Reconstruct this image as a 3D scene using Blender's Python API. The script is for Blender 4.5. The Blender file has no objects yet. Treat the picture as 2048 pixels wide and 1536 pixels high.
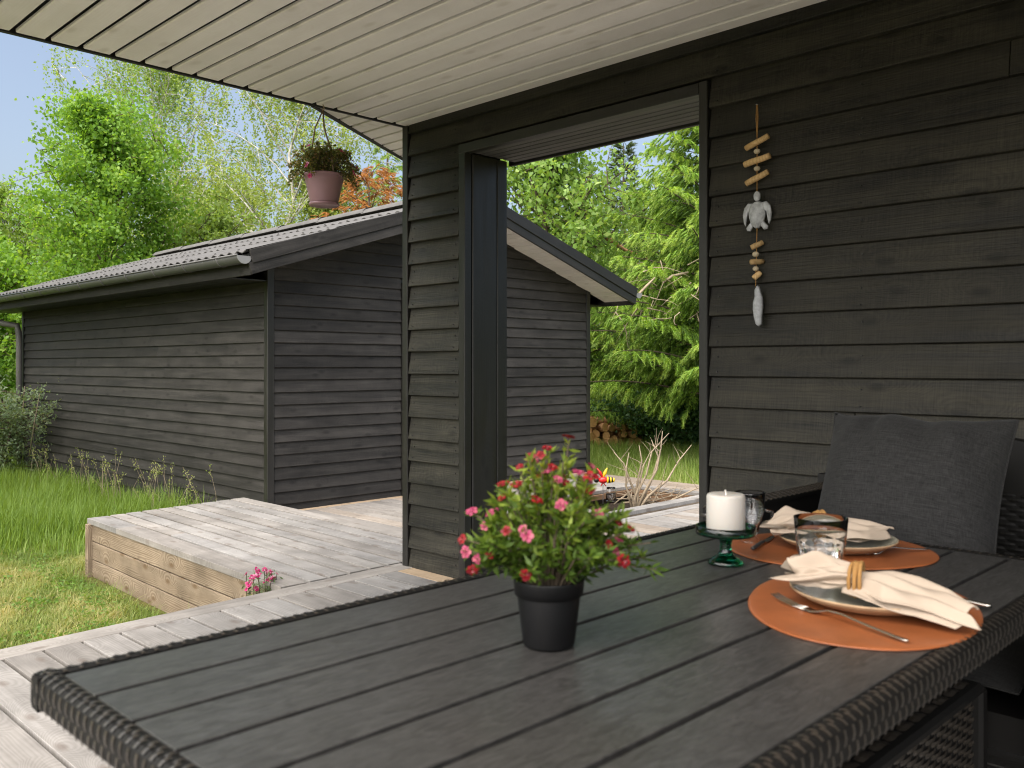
import bpy, bmesh, math, random
import numpy as np
from mathutils import Vector, Matrix
random.seed(7)
C = bpy.context.scene.collection
S = bpy.context.scene
R = math.radians

# ------------------------------------------------------------------ camera, sky, sun, exposure
EYE = 1.15
cam_d = bpy.data.cameras.new('camera')
cam = bpy.data.objects.new('camera', cam_d); C.objects.link(cam)
cam.location = (0, 0, EYE)
cam.rotation_euler = (R(90), 0, R(-45.3))
cam_d.sensor_width = 36; cam_d.lens = 36 * 1790 / 2048
cam_d.shift_y = -38 / 2048
cam_d.clip_start = .02; cam_d.clip_end = 600
cam_d.dof.use_dof = True; cam_d.dof.focus_distance = 5.5; cam_d.dof.aperture_fstop = 6.3
S.camera = cam

SUN_EL, SUN_AZ = 54, 192        # degrees; azimuth counted from +X towards +Y
W = bpy.data.worlds.new('World'); S.world = W; W.use_nodes = True
wn = W.node_tree.nodes; wl = W.node_tree.links
sky = wn.new('ShaderNodeTexSky'); sky.sky_type = 'NISHITA'; sky.sun_disc = False
sky.sun_elevation = R(SUN_EL); sky.sun_rotation = R(90 - SUN_AZ)
sky.air_density = 1.0; sky.dust_density = 5.; sky.ozone_density = 1.
bgn = wn['Background']; bgn.inputs['Strength'].default_value = .100
hs_ = wn.new('ShaderNodeHueSaturation'); hs_.inputs['Saturation'].default_value = .85      # a hazy, paler sky
wl.new(sky.outputs[0], hs_.inputs['Color']); wl.new(hs_.outputs[0], bgn.inputs['Color'])
sd = bpy.data.lights.new('sun', 'SUN'); so = bpy.data.objects.new('sun', sd); C.objects.link(so)
sd.energy = 3.3; sd.angle = R(100); sd.color = (1, .965, .91)
sv = Vector((math.cos(R(SUN_EL)) * math.cos(R(SUN_AZ)), math.cos(R(SUN_EL)) * math.sin(R(SUN_AZ)), math.sin(R(SUN_EL))))
so.rotation_euler = sv.to_track_quat('Z', 'Y').to_euler(); so.location = sv * 30
S.view_settings.view_transform = 'Standard'; S.view_settings.look = 'None'
S.view_settings.gamma = 1; S.view_settings.exposure = 1.32; S.view_settings.use_curve_mapping = False
cy = S.cycles
cy.max_bounces = 8; cy.diffuse_bounces = 4; cy.glossy_bounces = 3; cy.transmission_bounces = 7; cy.transparent_max_bounces = 8
cy.filter_width = 1.1; cy.use_denoising = True; cy.sample_clamp_indirect = 6

# ------------------------------------------------------------------ material helpers
MATS = {}
class NT:
    def __init__(s, name):
        s.m = bpy.data.materials.new(name); s.m.use_nodes = True
        s.t = s.m.node_tree; s.b = s.t.nodes['Principled BSDF']; MATS[name] = s.m
    def n(s, typ, **kw):
        o = s.t.nodes.new(typ)
        for k, v in kw.items():
            if k in o.inputs: o.inputs[k].default_value = v
            else: setattr(o, k, v)
        return o
    def l(s, a, b): s.t.links.new(a, b)
    def ramp(s, src, stops):
        r = s.n('ShaderNodeValToRGB'); e = r.color_ramp.elements
        while len(e) < len(stops): e.new(.5)
        for el, (p, c) in zip(e, stops):
            el.position = p; el.color = (c, c, c, 1) if isinstance(c, (int, float)) else (*c, 1)
        s.l(src, r.inputs[0]); return r.outputs[0]
    def mix(s, fac, a, b, mode='MIX'):
        m = s.n('ShaderNodeMix', data_type='RGBA', blend_type=mode)
        for i, v in ((0, fac), (6, a), (7, b)):
            if isinstance(v, bpy.types.NodeSocket): s.l(v, m.inputs[i])
            else: m.inputs[i].default_value = v if i == 0 else (*v, 1)
        return m.outputs[2]
    def math(s, op, a, b=0.):
        m = s.n('ShaderNodeMath', operation=op)
        for i, v in ((0, a), (1, b)):
            if isinstance(v, bpy.types.NodeSocket): s.l(v, m.inputs[i])
            else: m.inputs[i].default_value = v
        return m.outputs[0]
    def coord(s, scale, rnd=True):
        tc = s.n('ShaderNodeTexCoord'); v = tc.outputs['Object']
        if rnd:
            oi = s.n('ShaderNodeObjectInfo'); k = s.math('MULTIPLY', oi.outputs['Random'], 37.)
            a = s.n('ShaderNodeVectorMath', operation='ADD'); s.l(v, a.inputs[0])
            cb = s.n('ShaderNodeCombineXYZ'); s.l(k, cb.inputs[0]); s.l(s.math('MULTIPLY', oi.outputs['Random'], 11.), cb.inputs[1]); s.l(cb.outputs[0], a.inputs[1])
            v = a.outputs[0]
        m = s.n('ShaderNodeMapping'); m.inputs['Scale'].default_value = scale; s.l(v, m.inputs[0])
        return m.outputs[0]
    def noise(s, vec, scale=1., detail=4., rough=.6, dist=0.):
        o = s.n('ShaderNodeTexNoise'); s.l(vec, o.inputs['Vector'])
        o.inputs['Scale'].default_value = scale; o.inputs['Detail'].default_value = detail
        o.inputs['Roughness'].default_value = rough; o.inputs['Distortion'].default_value = dist
        return o.outputs['Fac']
    def rand(s): return s.n('ShaderNodeObjectInfo').outputs['Random']
    def base(s, c):
        if isinstance(c, bpy.types.NodeSocket): s.l(c, s.b.inputs['Base Color'])
        else: s.b.inputs['Base Color'].default_value = (*c, 1)
    def rough(s, c):
        if isinstance(c, bpy.types.NodeSocket): s.l(c, s.b.inputs['Roughness'])
        else: s.b.inputs['Roughness'].default_value = c
    def bump(s, h, strength, dist):
        b = s.n('ShaderNodeBump'); b.inputs['Strength'].default_value = strength; b.inputs['Distance'].default_value = dist
        s.l(h, b.inputs['Height']); s.l(b.outputs[0], s.b.inputs['Normal'])

def plain(name, col, rough=.6, spec=.5, metal=0., var=.12, nscale=8., bump=0., **kw):
    t = NT(name); v = t.coord((1, 1, 1))
    n = t.noise(v, nscale, 4, .6)
    f = t.ramp(n, ((.3, 1 - var), (.7, 1 + var)))
    t.base(t.mix(1., col, f, 'MULTIPLY')); t.rough(rough)
    t.b.inputs['Specular IOR Level'].default_value = spec; t.b.inputs['Metallic'].default_value = metal
    if bump: t.bump(n, bump, .003)
    for k, x in kw.items(): t.b.inputs[k].default_value = x
    return t.m

def wood(name, dark, light, rough=.6, spec=.4, grain=1., var=.25, knots=.8, knotcol=None, bump=.25, bdist=.0015, ring=.5, stain=.2, tones=None, saw=0., con=.22):
    """Boards: grain runs along local X."""
    t = NT(name)
    v = t.coord((1, 1, 1))
    mp = t.n('ShaderNodeMapping'); mp.inputs['Scale'].default_value = (1.3 * grain, 16 * grain, 16 * grain); t.l(v, mp.inputs[0])
    fine = t.n('ShaderNodeMapping'); fine.inputs['Scale'].default_value = (5 * grain, 190 * grain, 190 * grain); t.l(v, fine.inputs[0])
    g1 = t.noise(mp.outputs[0], 1., 5, .62, .6)
    g2 = t.noise(fine.outputs[0], 1., 3, .6)
    # cathedral rings
    w = t.n('ShaderNodeTexWave', wave_type='BANDS', bands_direction='Y', wave_profile='SIN')
    mw = t.n('ShaderNodeMapping'); mw.inputs['Scale'].default_value = (.55, 4.2, 4.2); t.l(v, mw.inputs[0]); t.l(mw.outputs[0], w.inputs['Vector'])
    w.inputs['Scale'].default_value = 6.; w.inputs['Distortion'].default_value = 9.; w.inputs['Detail'].default_value = 2.; w.inputs['Detail Scale'].default_value = .7
    # knots, with the rings bending round them
    mk = t.n('ShaderNodeMapping'); mk.inputs['Scale'].default_value = (2.3, 5.6, 5.6); t.l(v, mk.inputs[0])
    vo = t.n('ShaderNodeTexVoronoi', voronoi_dimensions='2D'); vo.inputs['Scale'].default_value = 1.; vo.inputs['Randomness'].default_value = 1.; t.l(mk.outputs[0], vo.inputs['Vector'])
    kn = t.ramp(vo.outputs['Distance'], ((.035, 1.), (.07, .6), (.12, 0.)))
    bend = t.ramp(vo.outputs['Distance'], ((.03, .5), (.45, 0.)))
    ad = t.n('ShaderNodeVectorMath', operation='ADD'); cb2 = t.n('ShaderNodeCombineXYZ'); t.l(bend, cb2.inputs[1]); t.l(mw.outputs[0], ad.inputs[0]); t.l(cb2.outputs[0], ad.inputs[1]); t.l(ad.outputs[0], w.inputs['Vector'])
    fac = t.math('ADD', t.math('MULTIPLY', g1, .8), t.math('MULTIPLY', g2, .2))
    if saw:
        ms = t.n('ShaderNodeMapping'); ms.inputs['Scale'].default_value = (240, 7, 7); t.l(v, ms.inputs[0])
        g3 = t.noise(ms.outputs[0], 1., 2, .5); fac = t.math('ADD', t.math('MULTIPLY', fac, 1 - saw), t.math('MULTIPLY', g3, saw))
    fac = t.math('ADD', t.math('MULTIPLY', fac, 1 - ring * .45), t.math('MULTIPLY', w.outputs['Fac'], ring * .45))
    fac = t.ramp(fac, ((.5 - con, 0.), (.5 + con, 1.)))
    col = t.mix(fac, dark, light)
    st = t.noise(v, 2.3, 4, .65)
    col = t.mix(1., col, t.ramp(st, ((.3, 1 - stain), (.65, 1 + stain * .4))), 'MULTIPLY')
    rv = t.ramp(t.rand(), ((0., 1 - var), (1., 1 + var)))
    col = t.mix(1., col, rv, 'MULTIPLY')
    if tones:
        r2 = t.math('FRACT', t.math('MULTIPLY', t.rand(), 7.31))
        col = t.mix(t.ramp(r2, ((.35, 0.), (1., 1.))), col, t.mix(1., col, tones, 'MULTIPLY'))
    col = t.mix(t.math('MULTIPLY', kn, knots), col, knotcol or tuple(.35 * c for c in dark))
    t.base(col); t.rough(t.ramp(g1, ((.3, max(.05, rough - .1)), (.7, min(1, rough + .1)))))
    t.b.inputs['Specular IOR Level'].default_value = spec
    h = t.math('ADD', t.math('MULTIPLY', g2, .35), t.math('MULTIPLY', g1, .8))
    t.bump(h, bump, bdist)
    return t.m

def leafmat(name, c1, c2, c3=None, trans=.35, rough=.5):
    """Leaves: every face carries 'rnd' (0..1), which picks its tone."""
    t = NT(name)
    at = t.n('ShaderNodeAttribute', attribute_name='rnd')
    st = ((0., c1), (.6, c2), (1., c3 or c2))
    col = t.ramp(at.outputs['Fac'], st)
    t.base(col); t.rough(rough); t.b.inputs['Specular IOR Level'].default_value = .35
    tr = t.n('ShaderNodeBsdfTranslucent'); t.l(t.mix(1., col, (1.35, 1.25, .55), 'MULTIPLY'), tr.inputs['Color'])
    mx = t.n('ShaderNodeMixShader'); mx.inputs[0].default_value = trans
    t.l(t.b.outputs[0], mx.inputs[1]); t.l(tr.outputs[0], mx.inputs[2])
    t.l(mx.outputs[0], t.t.nodes['Material Output'].inputs['Surface'])
    return t.m

# ------------------------------------------------------------------ mesh helpers
def link(o, parent=None):
    C.objects.link(o)
    if parent is not None: o.parent = parent
    return o
def tag(o, label=None, cat=None, group=None, kind=None):
    if label: o['label'] = label
    if cat: o['category'] = cat
    if group: o['group'] = group
    if kind: o['kind'] = kind
    return o
def empty(name, loc=(0, 0, 0), rz=0., label=None, cat=None, group=None, kind=None):
    o = bpy.data.objects.new(name, None); o.location = loc; o.rotation_euler = (0, 0, rz); o.empty_display_size = .1
    link(o); return tag(o, label, cat, group, kind)

class MB:
    def __init__(s): s.v = []; s.f = []
    def add(s, vs, fs):
        k = len(s.v); s.v += [tuple(p) for p in vs]; s.f += [tuple(i + k for i in f) for f in fs]; return s
    def box(s, x0, x1, y0, y1, z0, z1):
        return s.add([(x0, y0, z0), (x1, y0, z0), (x1, y1, z0), (x0, y1, z0), (x0, y0, z1), (x1, y0, z1), (x1, y1, z1), (x0, y1, z1)],
                     [(0, 3, 2, 1), (4, 5, 6, 7), (0, 1, 5, 4), (1, 2, 6, 5), (2, 3, 7, 6), (3, 0, 4, 7)])
    def obox(s, c, ax, ay, az):
        c, ax, ay, az = map(Vector, (c, ax, ay, az))
        vs = [c + ax * i + ay * j + az * k for k in (-1, 1) for i, j in ((-1, -1), (1, -1), (1, 1), (-1, 1))]
        return s.add(vs, [(0, 3, 2, 1), (4, 5, 6, 7), (0, 1, 5, 4), (1, 2, 6, 5), (2, 3, 7, 6), (3, 0, 4, 7)])
    def tube(s, pts, rad, n=8, caps=True):
        pts = [Vector(p) for p in pts]; m = len(pts)
        if not hasattr(rad, '__len__'): rad = [rad] * m
        rings = []; prev = None
        for i, p in enumerate(pts):
            d = (pts[min(i + 1, m - 1)] - pts[max(i - 1, 0)])
            d = d.normalized() if d.length > 1e-9 else Vector((0, 0, 1))
            if prev is None: u = d.orthogonal().normalized()
            else:
                u = prev - d * prev.dot(d)
                u = u.normalized() if u.length > 1e-6 else d.orthogonal().normalized()
            prev = u; w = d.cross(u)
            rings.append([p + (u * math.cos(2 * math.pi * k / n) + w * math.sin(2 * math.pi * k / n)) * rad[i] for k in range(n)])
        vs = [q for r in rings for q in r]
        fs = [(i * n + k, i * n + (k + 1) % n, (i + 1) * n + (k + 1) % n, (i + 1) * n + k) for i in range(m - 1) for k in range(n)]
        if caps: fs += [tuple(reversed(range(n))), tuple(range((m - 1) * n, m * n))]
        return s.add(vs, fs)
    def lathe(s, prof, n=32, c=(0, 0, 0), close=False):
        vs = [(c[0] + r * math.cos(2 * math.pi * k / n), c[1] + r * math.sin(2 * math.pi * k / n), c[2] + z) for r, z in prof for k in range(n)]
        m = len(prof); rng = range(m if close else m - 1)
        fs = [(i * n + k, i * n + (k + 1) % n, ((i + 1) % m) * n + (k + 1) % n, ((i + 1) % m) * n + k) for i in rng for k in range(n)]
        return s.add(vs, fs)
    def mesh(s, name):
        me = bpy.data.meshes.new(name); me.from_pydata(s.v, [], s.f); me.update(); return me
    def build(s, name, mat, parent=None, smooth=False, loc=None, fix=True):
        me = s.mesh(name)
        if fix:
            b = bmesh.new(); b.from_mesh(me); bmesh.ops.recalc_face_normals(b, faces=b.faces); b.to_mesh(me); b.free()
        me.materials.append(MATS[mat])
        if smooth: me.polygons.foreach_set('use_smooth', [True] * len(me.polygons))
        o = bpy.data.objects.new(name, me); link(o, parent)
        if loc is not None: o.location = loc
        elif parent is not None: o.location = -origin(parent)
        return o

def np_mesh(name, V, F, mat, parent=None, rnd=None, smooth=False):
    me = bpy.data.meshes.new(name)
    n, k = F.shape
    me.vertices.add(len(V)); me.vertices.foreach_set('co', V.astype(np.float32).ravel())
    me.loops.add(n * k); me.loops.foreach_set('vertex_index', F.astype(np.int32).ravel())
    me.polygons.add(n); me.polygons.foreach_set('loop_start', np.arange(0, n * k, k, dtype=np.int32))
    me.update(calc_edges=True)
    if rnd is not None:
        a = me.attributes.new('rnd', 'FLOAT', 'FACE'); a.data.foreach_set('value', rnd.astype(np.float32))
    if smooth: me.polygons.foreach_set('use_smooth', np.ones(n, dtype=bool))
    me.materials.append(MATS[mat])
    o = bpy.data.objects.new(name, me); link(o, parent)
    if parent is not None: o.location = -origin(parent)
    return o

_cb = {}
def chamfer_mesh(L, Wd, T, b, mat):
    """A board L x Wd x T along X, its edges broken by b; alike boards share the mesh."""
    key = (round(L, 3), round(Wd, 4), round(T, 4), b, mat)
    if key in _cb: return _cb[key]
    h = (L / 2, Wd / 2, T / 2); vs = []; idx = {}
    for sx in (-1, 1):
        for sy in (-1, 1):
            for sz in (-1, 1):
                sg = (sx, sy, sz)
                for a in range(3):
                    idx[(sg, a)] = len(vs)
                    vs.append(tuple(sg[i] * (h[i] - (0 if i == a else b)) for i in range(3)))
    fs = []
    for a in range(3):
        u, w = [i for i in range(3) if i != a]
        for s in (-1, 1):
            q = []
            for (p, r) in ((-1, -1), (1, -1), (1, 1), (-1, 1)):
                g = [0, 0, 0]; g[a] = s; g[u] = p; g[w] = r; q.append(idx[(tuple(g), a)])
            fs.append(q)
        for p in (-1, 1):
            for r in (-1, 1):
                g0 = [0, 0, 0]; g0[u] = p; g0[w] = r; g1 = list(g0); g0[a] = -1; g1[a] = 1
                g0, g1 = tuple(g0), tuple(g1)
                fs.append([idx[(g0, u)], idx[(g1, u)], idx[(g1, w)], idx[(g0, w)]])
    for sx in (-1, 1):
        for sy in (-1, 1):
            for sz in (-1, 1): fs.append([idx[((sx, sy, sz), a)] for a in range(3)])
    me = bpy.data.meshes.new('board'); me.from_pydata(vs, [], fs)
    bm = bmesh.new(); bm.from_mesh(me); bmesh.ops.recalc_face_normals(bm, faces=bm.faces); bm.to_mesh(me); bm.free()
    me.materials.append(MATS[mat]); _cb[key] = me; return me

def origin(o):
    p = Vector((0, 0, 0))
    while o is not None: p += o.location; o = o.parent
    return p
def board(name, parent, mat, p0, p1, side, w, t, b=.003, jitter=0.):
    """A board from p0 to p1 (its centre line); 'side' is the direction of its width, t its thickness."""
    p0, p1, side = Vector(p0), Vector(p1), Vector(side)
    x = (p1 - p0); L = x.length; x.normalize(); y = (side - x * side.dot(x)).normalized(); z = x.cross(y)
    o = bpy.data.objects.new(name, chamfer_mesh(L, w, t, b, mat)); link(o, parent)
    c = (p0 + p1) / 2 - origin(parent)
    if jitter: c += z * random.uniform(-jitter, jitter)
    mt = Matrix((x, y, z)).transposed().to_4x4(); mt.translation = c
    o.matrix_local = mt
    return o

# ------------------------------------------------------------------ materials
wood('siding_stain', (.0030, .0027, .0019), (.041, .0368, .0262), con=.14, rough=.58, spec=.34, var=.25, knots=.6, bump=1., bdist=.005, ring=.12, stain=.45, saw=.28)
wood('siding_shed', (.010, .0092, .0084), (.060, .0555, .051), rough=.66, spec=.25, var=.22, knots=.45, bump=.6, bdist=.003, ring=.12, stain=.3, saw=.15)
wood('trim_stain', (.008, .0075, .0068), (.024, .0225, .020), rough=.42, spec=.5, var=.15, knots=.5, bump=.4, ring=.25, stain=.35)
wood('soffit_paint', (.88, .825, .80), (.94, .905, .89), rough=.45, spec=.4, var=.05, knots=.28, knotcol=(.46, .40, .32), bump=.12, ring=.25, stain=.06)
wood('deck_wood', (.195, .183, .170), (.345, .331, .316), rough=.75, spec=.2, var=.13, knots=.6, knotcol=(.15, .12, .10), bump=.35, ring=.25, stain=.3, tones=(1.0, .965, .925))
wood('deck_low_wood', (.21, .192, .174), (.34, .32, .298), rough=.75, spec=.2, var=.12, knots=.4, bump=.3, ring=.4, stain=.25, tones=(1.06, .93, .80))
wood('deck_new', (.36, .26, .165), (.50, .385, .27), rough=.7, spec=.2, var=.06, knots=.5, bump=.25)
wood('platform_side', (.155, .112, .075), (.31, .245, .175), rough=.7, spec=.25, var=.10, knots=.85, knotcol=(.12, .075, .04), bump=.35, ring=.75, stain=.35)
wood('joist', (.16, .09, .05), (.26, .16, .09), rough=.8, spec=.2, knots=.2)
wood('log_bark', (.26, .13, .06), (.52, .30, .15), rough=.9, spec=.1, knots=.2, bump=.8, bdist=.01)
wood('log_end', (.50, .26, .10), (.66, .40, .18), rough=.9, spec=.1, knots=.0)
wood('header_grey', (.060, .058, .055), (.105, .10, .096), rough=.55, spec=.4, knots=.2, bump=.3)
wood('driftwood', (.42, .26, .11), (.62, .43, .22), rough=.75, spec=.2, grain=5, knots=.0)
plain('white_metal', (.22, .22, .215), .4, var=.05)
plain('roof_sheet', (.115, .111, .107), .8, .25, var=.2, nscale=5., bump=.3)
plain('gutter_grey', (.085, .084, .082), .4, .5, var=.08)
plain('pipe_grey', (.16, .15, .15), .45, .5, var=.1)
plain('rust_dark', (.03, .03, .03), .6)
plain('underside', (.012, .009, .007), .95, .05)
plain('rattan', (.030, .025, .020), .30, .6, var=.35, nscale=120.)
plain('rattan_core', (.006, .0055, .005), .6, .25)
plain('black_plastic', (.0055, .0055, .006), .45, .3, var=.1)
plain('soil', (.03, .022, .016), 1., .1, var=.4, nscale=60.)
plain('mauve_plastic', (.30, .175, .20), .38, .5, var=.06)
plain('string', (.20, .15, .10), .9, .1)
plain('cord', (.34, .185, .065), .85, .1, var=.2, nscale=150.)
plain('bead', (.50, .42, .30), .8, .2, var=.15, nscale=60.)
plain('grey_wash', (.40, .41, .43), .85, .15, var=.3, nscale=45., bump=.3)
plain('wax', (.52, .485, .44), .45, .4, var=.03, **{'Subsurface Weight': .25, 'Subsurface Radius': (.02, .012, .008)})
plain('wick', (.7, .66, .6), .9)
plain('leather', (.27, .082, .026), .40, .5, var=.18, nscale=14., bump=.1)
plain('plate_glaze', (.30, .285, .22), .16, .6, var=.25, nscale=22.)
plain('plate_clay', (.40, .27, .16), .55, .3, var=.2, nscale=30.)
plain('napkin_cloth', (.43, .35, .275), .9, .1, var=.05, nscale=14.)
plain('steel', (.62, .58, .52), .2, .5, metal=1., var=.05)
plain('knife_black', (.03, .03, .03), .35, .5)
plain('dead_wood', (.30, .24, .17), .9, .1, var=.25, nscale=20.)
plain('bark_birch', (.42, .40, .36), .9, .1, var=.5, nscale=6.)
plain('bark_dark', (.09, .07, .05), .95, .1, var=.4, nscale=14.)
plain('enamel_red', (.55, .02, .02), .25, .5); plain('enamel_yellow', (.8, .52, .03), .25, .5); plain('enamel_black', (.01, .01, .01), .25, .5)

def glass(name, col, rough=.02):
    t = NT(name); t.base(col); t.rough(rough); t.b.inputs['Transmission Weight'].default_value = 1.; t.b.inputs['IOR'].default_value = 1.47
    return t.m
glass('clear_glass', (1., 1., 1.)); glass('green_glass', (.012, .17, .085))

# table slat composite: streaked dark grey
t = NT('table_slat_grey'); v = t.coord((1, 1, 1))
mp = t.n('ShaderNodeMapping'); mp.inputs['Scale'].default_value = (20, 80, 40); t.l(v, mp.inputs[0])
s1 = t.noise(mp.outputs[0], 1., 3, .6, 1.6); s2 = t.noise(v, 260., 2, .5)
c = t.mix(t.ramp(s1, ((.36, 0.), (.66, 1.))), (.025, .0240, .0230), (.047, .0455, .0437))
t.base(t.mix(1., c, t.ramp(s2, ((.3, .88), (.7, 1.1))), 'MULTIPLY')); t.rough(t.ramp(s1, ((.3, .40), (.7, .31))))
t.b.inputs['Specular IOR Level'].default_value = .55; t.bump(t.math('ADD', s1, t.math('MULTIPLY', s2, .4)), .3, .0010)
# woven outdoor fabric
t = NT('cushion_fabric'); v = t.coord((1, 1, 1))
m1 = t.n('ShaderNodeMapping'); m1.inputs['Scale'].default_value = (30, 700, 30); t.l(v, m1.inputs[0])
m2 = t.n('ShaderNodeMapping'); m2.inputs['Scale'].default_value = (600, 60, 60); t.l(v, m2.inputs[0])
f = t.math('ADD', t.math('MULTIPLY', t.noise(m1.outputs[0], 1., 2, .5), .6), t.math('MULTIPLY', t.noise(m2.outputs[0], 1., 2, .5), .4))
t.base(t.mix(t.ramp(f, ((.35, 0.), (.65, 1.))), (.012, .0118, .0116), (.036, .0355, .035))); t.rough(.9); t.b.inputs['Specular IOR Level'].default_value = .2
t.b.inputs['Sheen Weight'].default_value = .04; t.bump(f, .3, .0008)
# ground under the grass
t = NT('turf'); v = t.coord((1, 1, 1), False)
n1 = t.noise(v, .9, 5, .65); n2 = t.noise(v, 30., 4, .7)
c = t.mix(t.ramp(n1, ((.4, 0.), (.62, 1.))), (.045, .072, .016), (.15, .125, .045))
t.base(t.mix(1., c, t.ramp(n2, ((.3, .55), (.7, 1.35))), 'MULTIPLY')); t.rough(1.); t.b.inputs['Specular IOR Level'].default_value = .05; t.bump(n2, .8, .02)

leafmat('leaf_birch', (.12, .20, .04), (.23, .35, .07), (.37, .46, .15), .5)
leafmat('leaf_birch_pale', (.15, .22, .045), (.29, .38, .09), (.45, .51, .19), .5)
leafmat('leaf_maple', (.10, .22, .03), (.20, .37, .05), (.35, .50, .10), .5)
leafmat('leaf_mid', (.10, .19, .04), (.21, .35, .07), (.36, .47, .15), .5)
leafmat('leaf_dark', (.035, .09, .03), (.08, .17, .055), (.16, .26, .11), .35)
leafmat('leaf_sage', (.12, .18, .10), (.24, .32, .19), (.38, .44, .30), .45)
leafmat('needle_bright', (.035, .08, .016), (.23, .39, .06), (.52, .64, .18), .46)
leafmat('needle_dark', (.020, .040, .012), (.050, .085, .022), (.11, .14, .045), .2)
leafmat('needle_rust', (.20, .085, .022), (.40, .17, .045), (.52, .27, .09), .3)
leafmat('grass_blade', (.11, .195, .035), (.235, .295, .075), (.52, .46, .22), .42)
leafmat('grass_tall', (.12, .205, .032), (.235, .345, .065), (.46, .47, .20), .45)
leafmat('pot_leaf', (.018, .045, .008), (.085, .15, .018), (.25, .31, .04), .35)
leafmat('basket_leaf', (.06, .08, .022), (.17, .19, .05), (.30, .19, .10), .45)
leafmat('petal_red', (.10, .001, .004), (.19, .002, .007), (.27, .007, .010), .08)
leafmat('petal_pink', (.24, .02, .07), (.34, .05, .11), (.42, .11, .14), .18)
leafmat('petal_magenta', (.32, .01, .09), (.52, .025, .17), (.62, .30, .42), .2)

# ================================================================== THE SETTING
GZ = -.42                                     # lawn level; the deck is z = 0
gr = MB(); N = 60
gx = np.linspace(-60, 120, N); gy = np.linspace(-60, 120, N)
for y in gy:
    for x in gx: gr.v.append((x, y, GZ))
gr.f = [(j * N + i, j * N + i + 1, (j + 1) * N + i + 1, (j + 1) * N + i) for j in range(N - 1) for i in range(N - 1)]
tag(gr.build('ground', 'turf'), kind='structure')

# ---- the deck in front: planks towards the lawn, an edge plank across their ends
def edge_y(x): return 3.866 + (x - 1.0) * .046          # inner line of the edge plank
deck = MB().box(-3.2, 3.22, -2.2, 3.95, -.40, -.05).build('deck', 'underside'); tag(deck, kind='structure')
xs = [1.083 - .1555 * k for k in range(27, 0, -1)] + [1.083, 1.232, 1.383, 1.543, 1.694, 1.856, 2.01, 2.162, 2.322, 2.48, 2.64, 2.789, 2.948, 3.097]
for a, b in zip(xs[:-1], xs[1:]):
    m = (a + b) / 2
    board('deck_board', deck, 'deck_wood', (m, -2.2, -.014), (m, edge_y(m) - .005, -.014), (1, 0, 0), b - a - .016, .036, .0012, .0008)
board('deck_board', deck, 'deck_new', (3.168, -2.2, -.014), (3.168, edge_y(3.16) + .02, -.014), (1, 0, 0), .128, .028, .003)
board('edge_board', deck, 'deck_wood', (-3.2, edge_y(-3.2) + .073, -.013), (3.235, edge_y(3.235) + .073, -.013), (0, 1, 0), .138, .03, .003)
board('edge_board', deck, 'platform_side', (-3.2, edge_y(-3.2) + .115, -.105), (2.5, edge_y(2.5) + .115, -.105), (0, 0, 1), .14, .025, .003)
board('edge_board', deck, 'platform_side', (-3.2, edge_y(-3.2) + .115, -.255), (2.5, edge_y(2.5) + .115, -.255), (0, 0, 1), .14, .025, .003)

# ---- the lower deck along the shed's gable, one step down, with a planting pit
LZ = -.15
low = MB().box(3.72, 8.25, 2.6, 4.5, LZ - .25, LZ - .04).box(3.9, 8.25, 4.5, 5.62, LZ - .26, LZ - .16).box(3.9, 8.25, 5.62, 6.98, LZ - .25, LZ - .04).build('lower_deck', 'underside'); tag(low, kind='structure')
PX0, PX1, PY0, PY1 = 6.0, 7.52, 4.80, 5.66            # the pit
x = 3.58; k = 0
while x < 8.2:
    w = .138; m = x + w / 2; k += 1
    segs = [(2.2, 6.94)] if (m > PX1 + .09 or m < PX0 - .09) else [(2.2, PY0 - .29), (PY1 + .09, 6.94)]
    for (y0, y1) in segs:
        if m < 3.93: y1 = min(y1, 4.04) if m < 3.80 else y1
        board('deck_board', low, 'deck_low_wood', (m, y0, LZ - .014), (m, y1, LZ - .014), (1, 0, 0), w, .034, .0016, .0008)
    x += w + .010
board('edge_board', low, 'deck_new', (3.94, 6.985, LZ - .012), (8.32, 6.985, LZ - .012), (0, 1, 0), .075, .03)
board('edge_board', low, 'deck_low_wood', (8.265, 2.2, LZ - .012), (8.265, 6.93, LZ - .012), (1, 0, 0), .11, .032)
board('pit_board', low, 'deck_wood', (PX0 - .1, PY0 - .215, LZ - .010), (PX1 + .1, PY0 - .215, LZ - .010), (0, 1, 0), .135, .03)
for p0, p1, sd in (((PX0 - .09, PY0 - .07, 0), (PX1 + .09, PY0 - .07, 0), (0, 1, 0)), ((PX0 - .09, PY1 + .045, 0), (PX1 + .09, PY1 + .045, 0), (0, 1, 0)),
                   ((PX0 - .045, PY0, 0), (PX0 - .045, PY1, 0), (1, 0, 0)), ((PX1 + .045, PY0, 0), (PX1 + .045, PY1, 0), (1, 0, 0))):
    board('pit_board', low, 'deck_wood', Vector(p0) + Vector((0, 0, LZ + .03)), Vector(p1) + Vector((0, 0, LZ + .03)), sd, .088 if sd[0] else .13 if p0[1] < 5 else .088, .035)
board('pit_board', low, 'platform_side', (PX0, PY0 - .125, LZ - .002), (PX1 + .05, PY0 - .125, LZ - .002), (0, 0, 1), .03, .02, .002)
for p0, p1 in (((PX0, PY1 - .012, 0), (PX1, PY1 - .012, 0)), ((PX0 + .012, PY0, 0), (PX0 + .012, PY1, 0)), ((PX1 - .012, PY0, 0), (PX1 - .012, PY1, 0)), ((PX0, PY0 + .012, 0), (PX1, PY0 + .012, 0))):
    board('pit_board', low, 'joist', Vector(p0) + Vector((0, 0, LZ - .06)), Vector(p1) + Vector((0, 0, LZ - .06)), (0, 0, 1), .14, .02)
sb = MB(); n = 18
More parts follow.
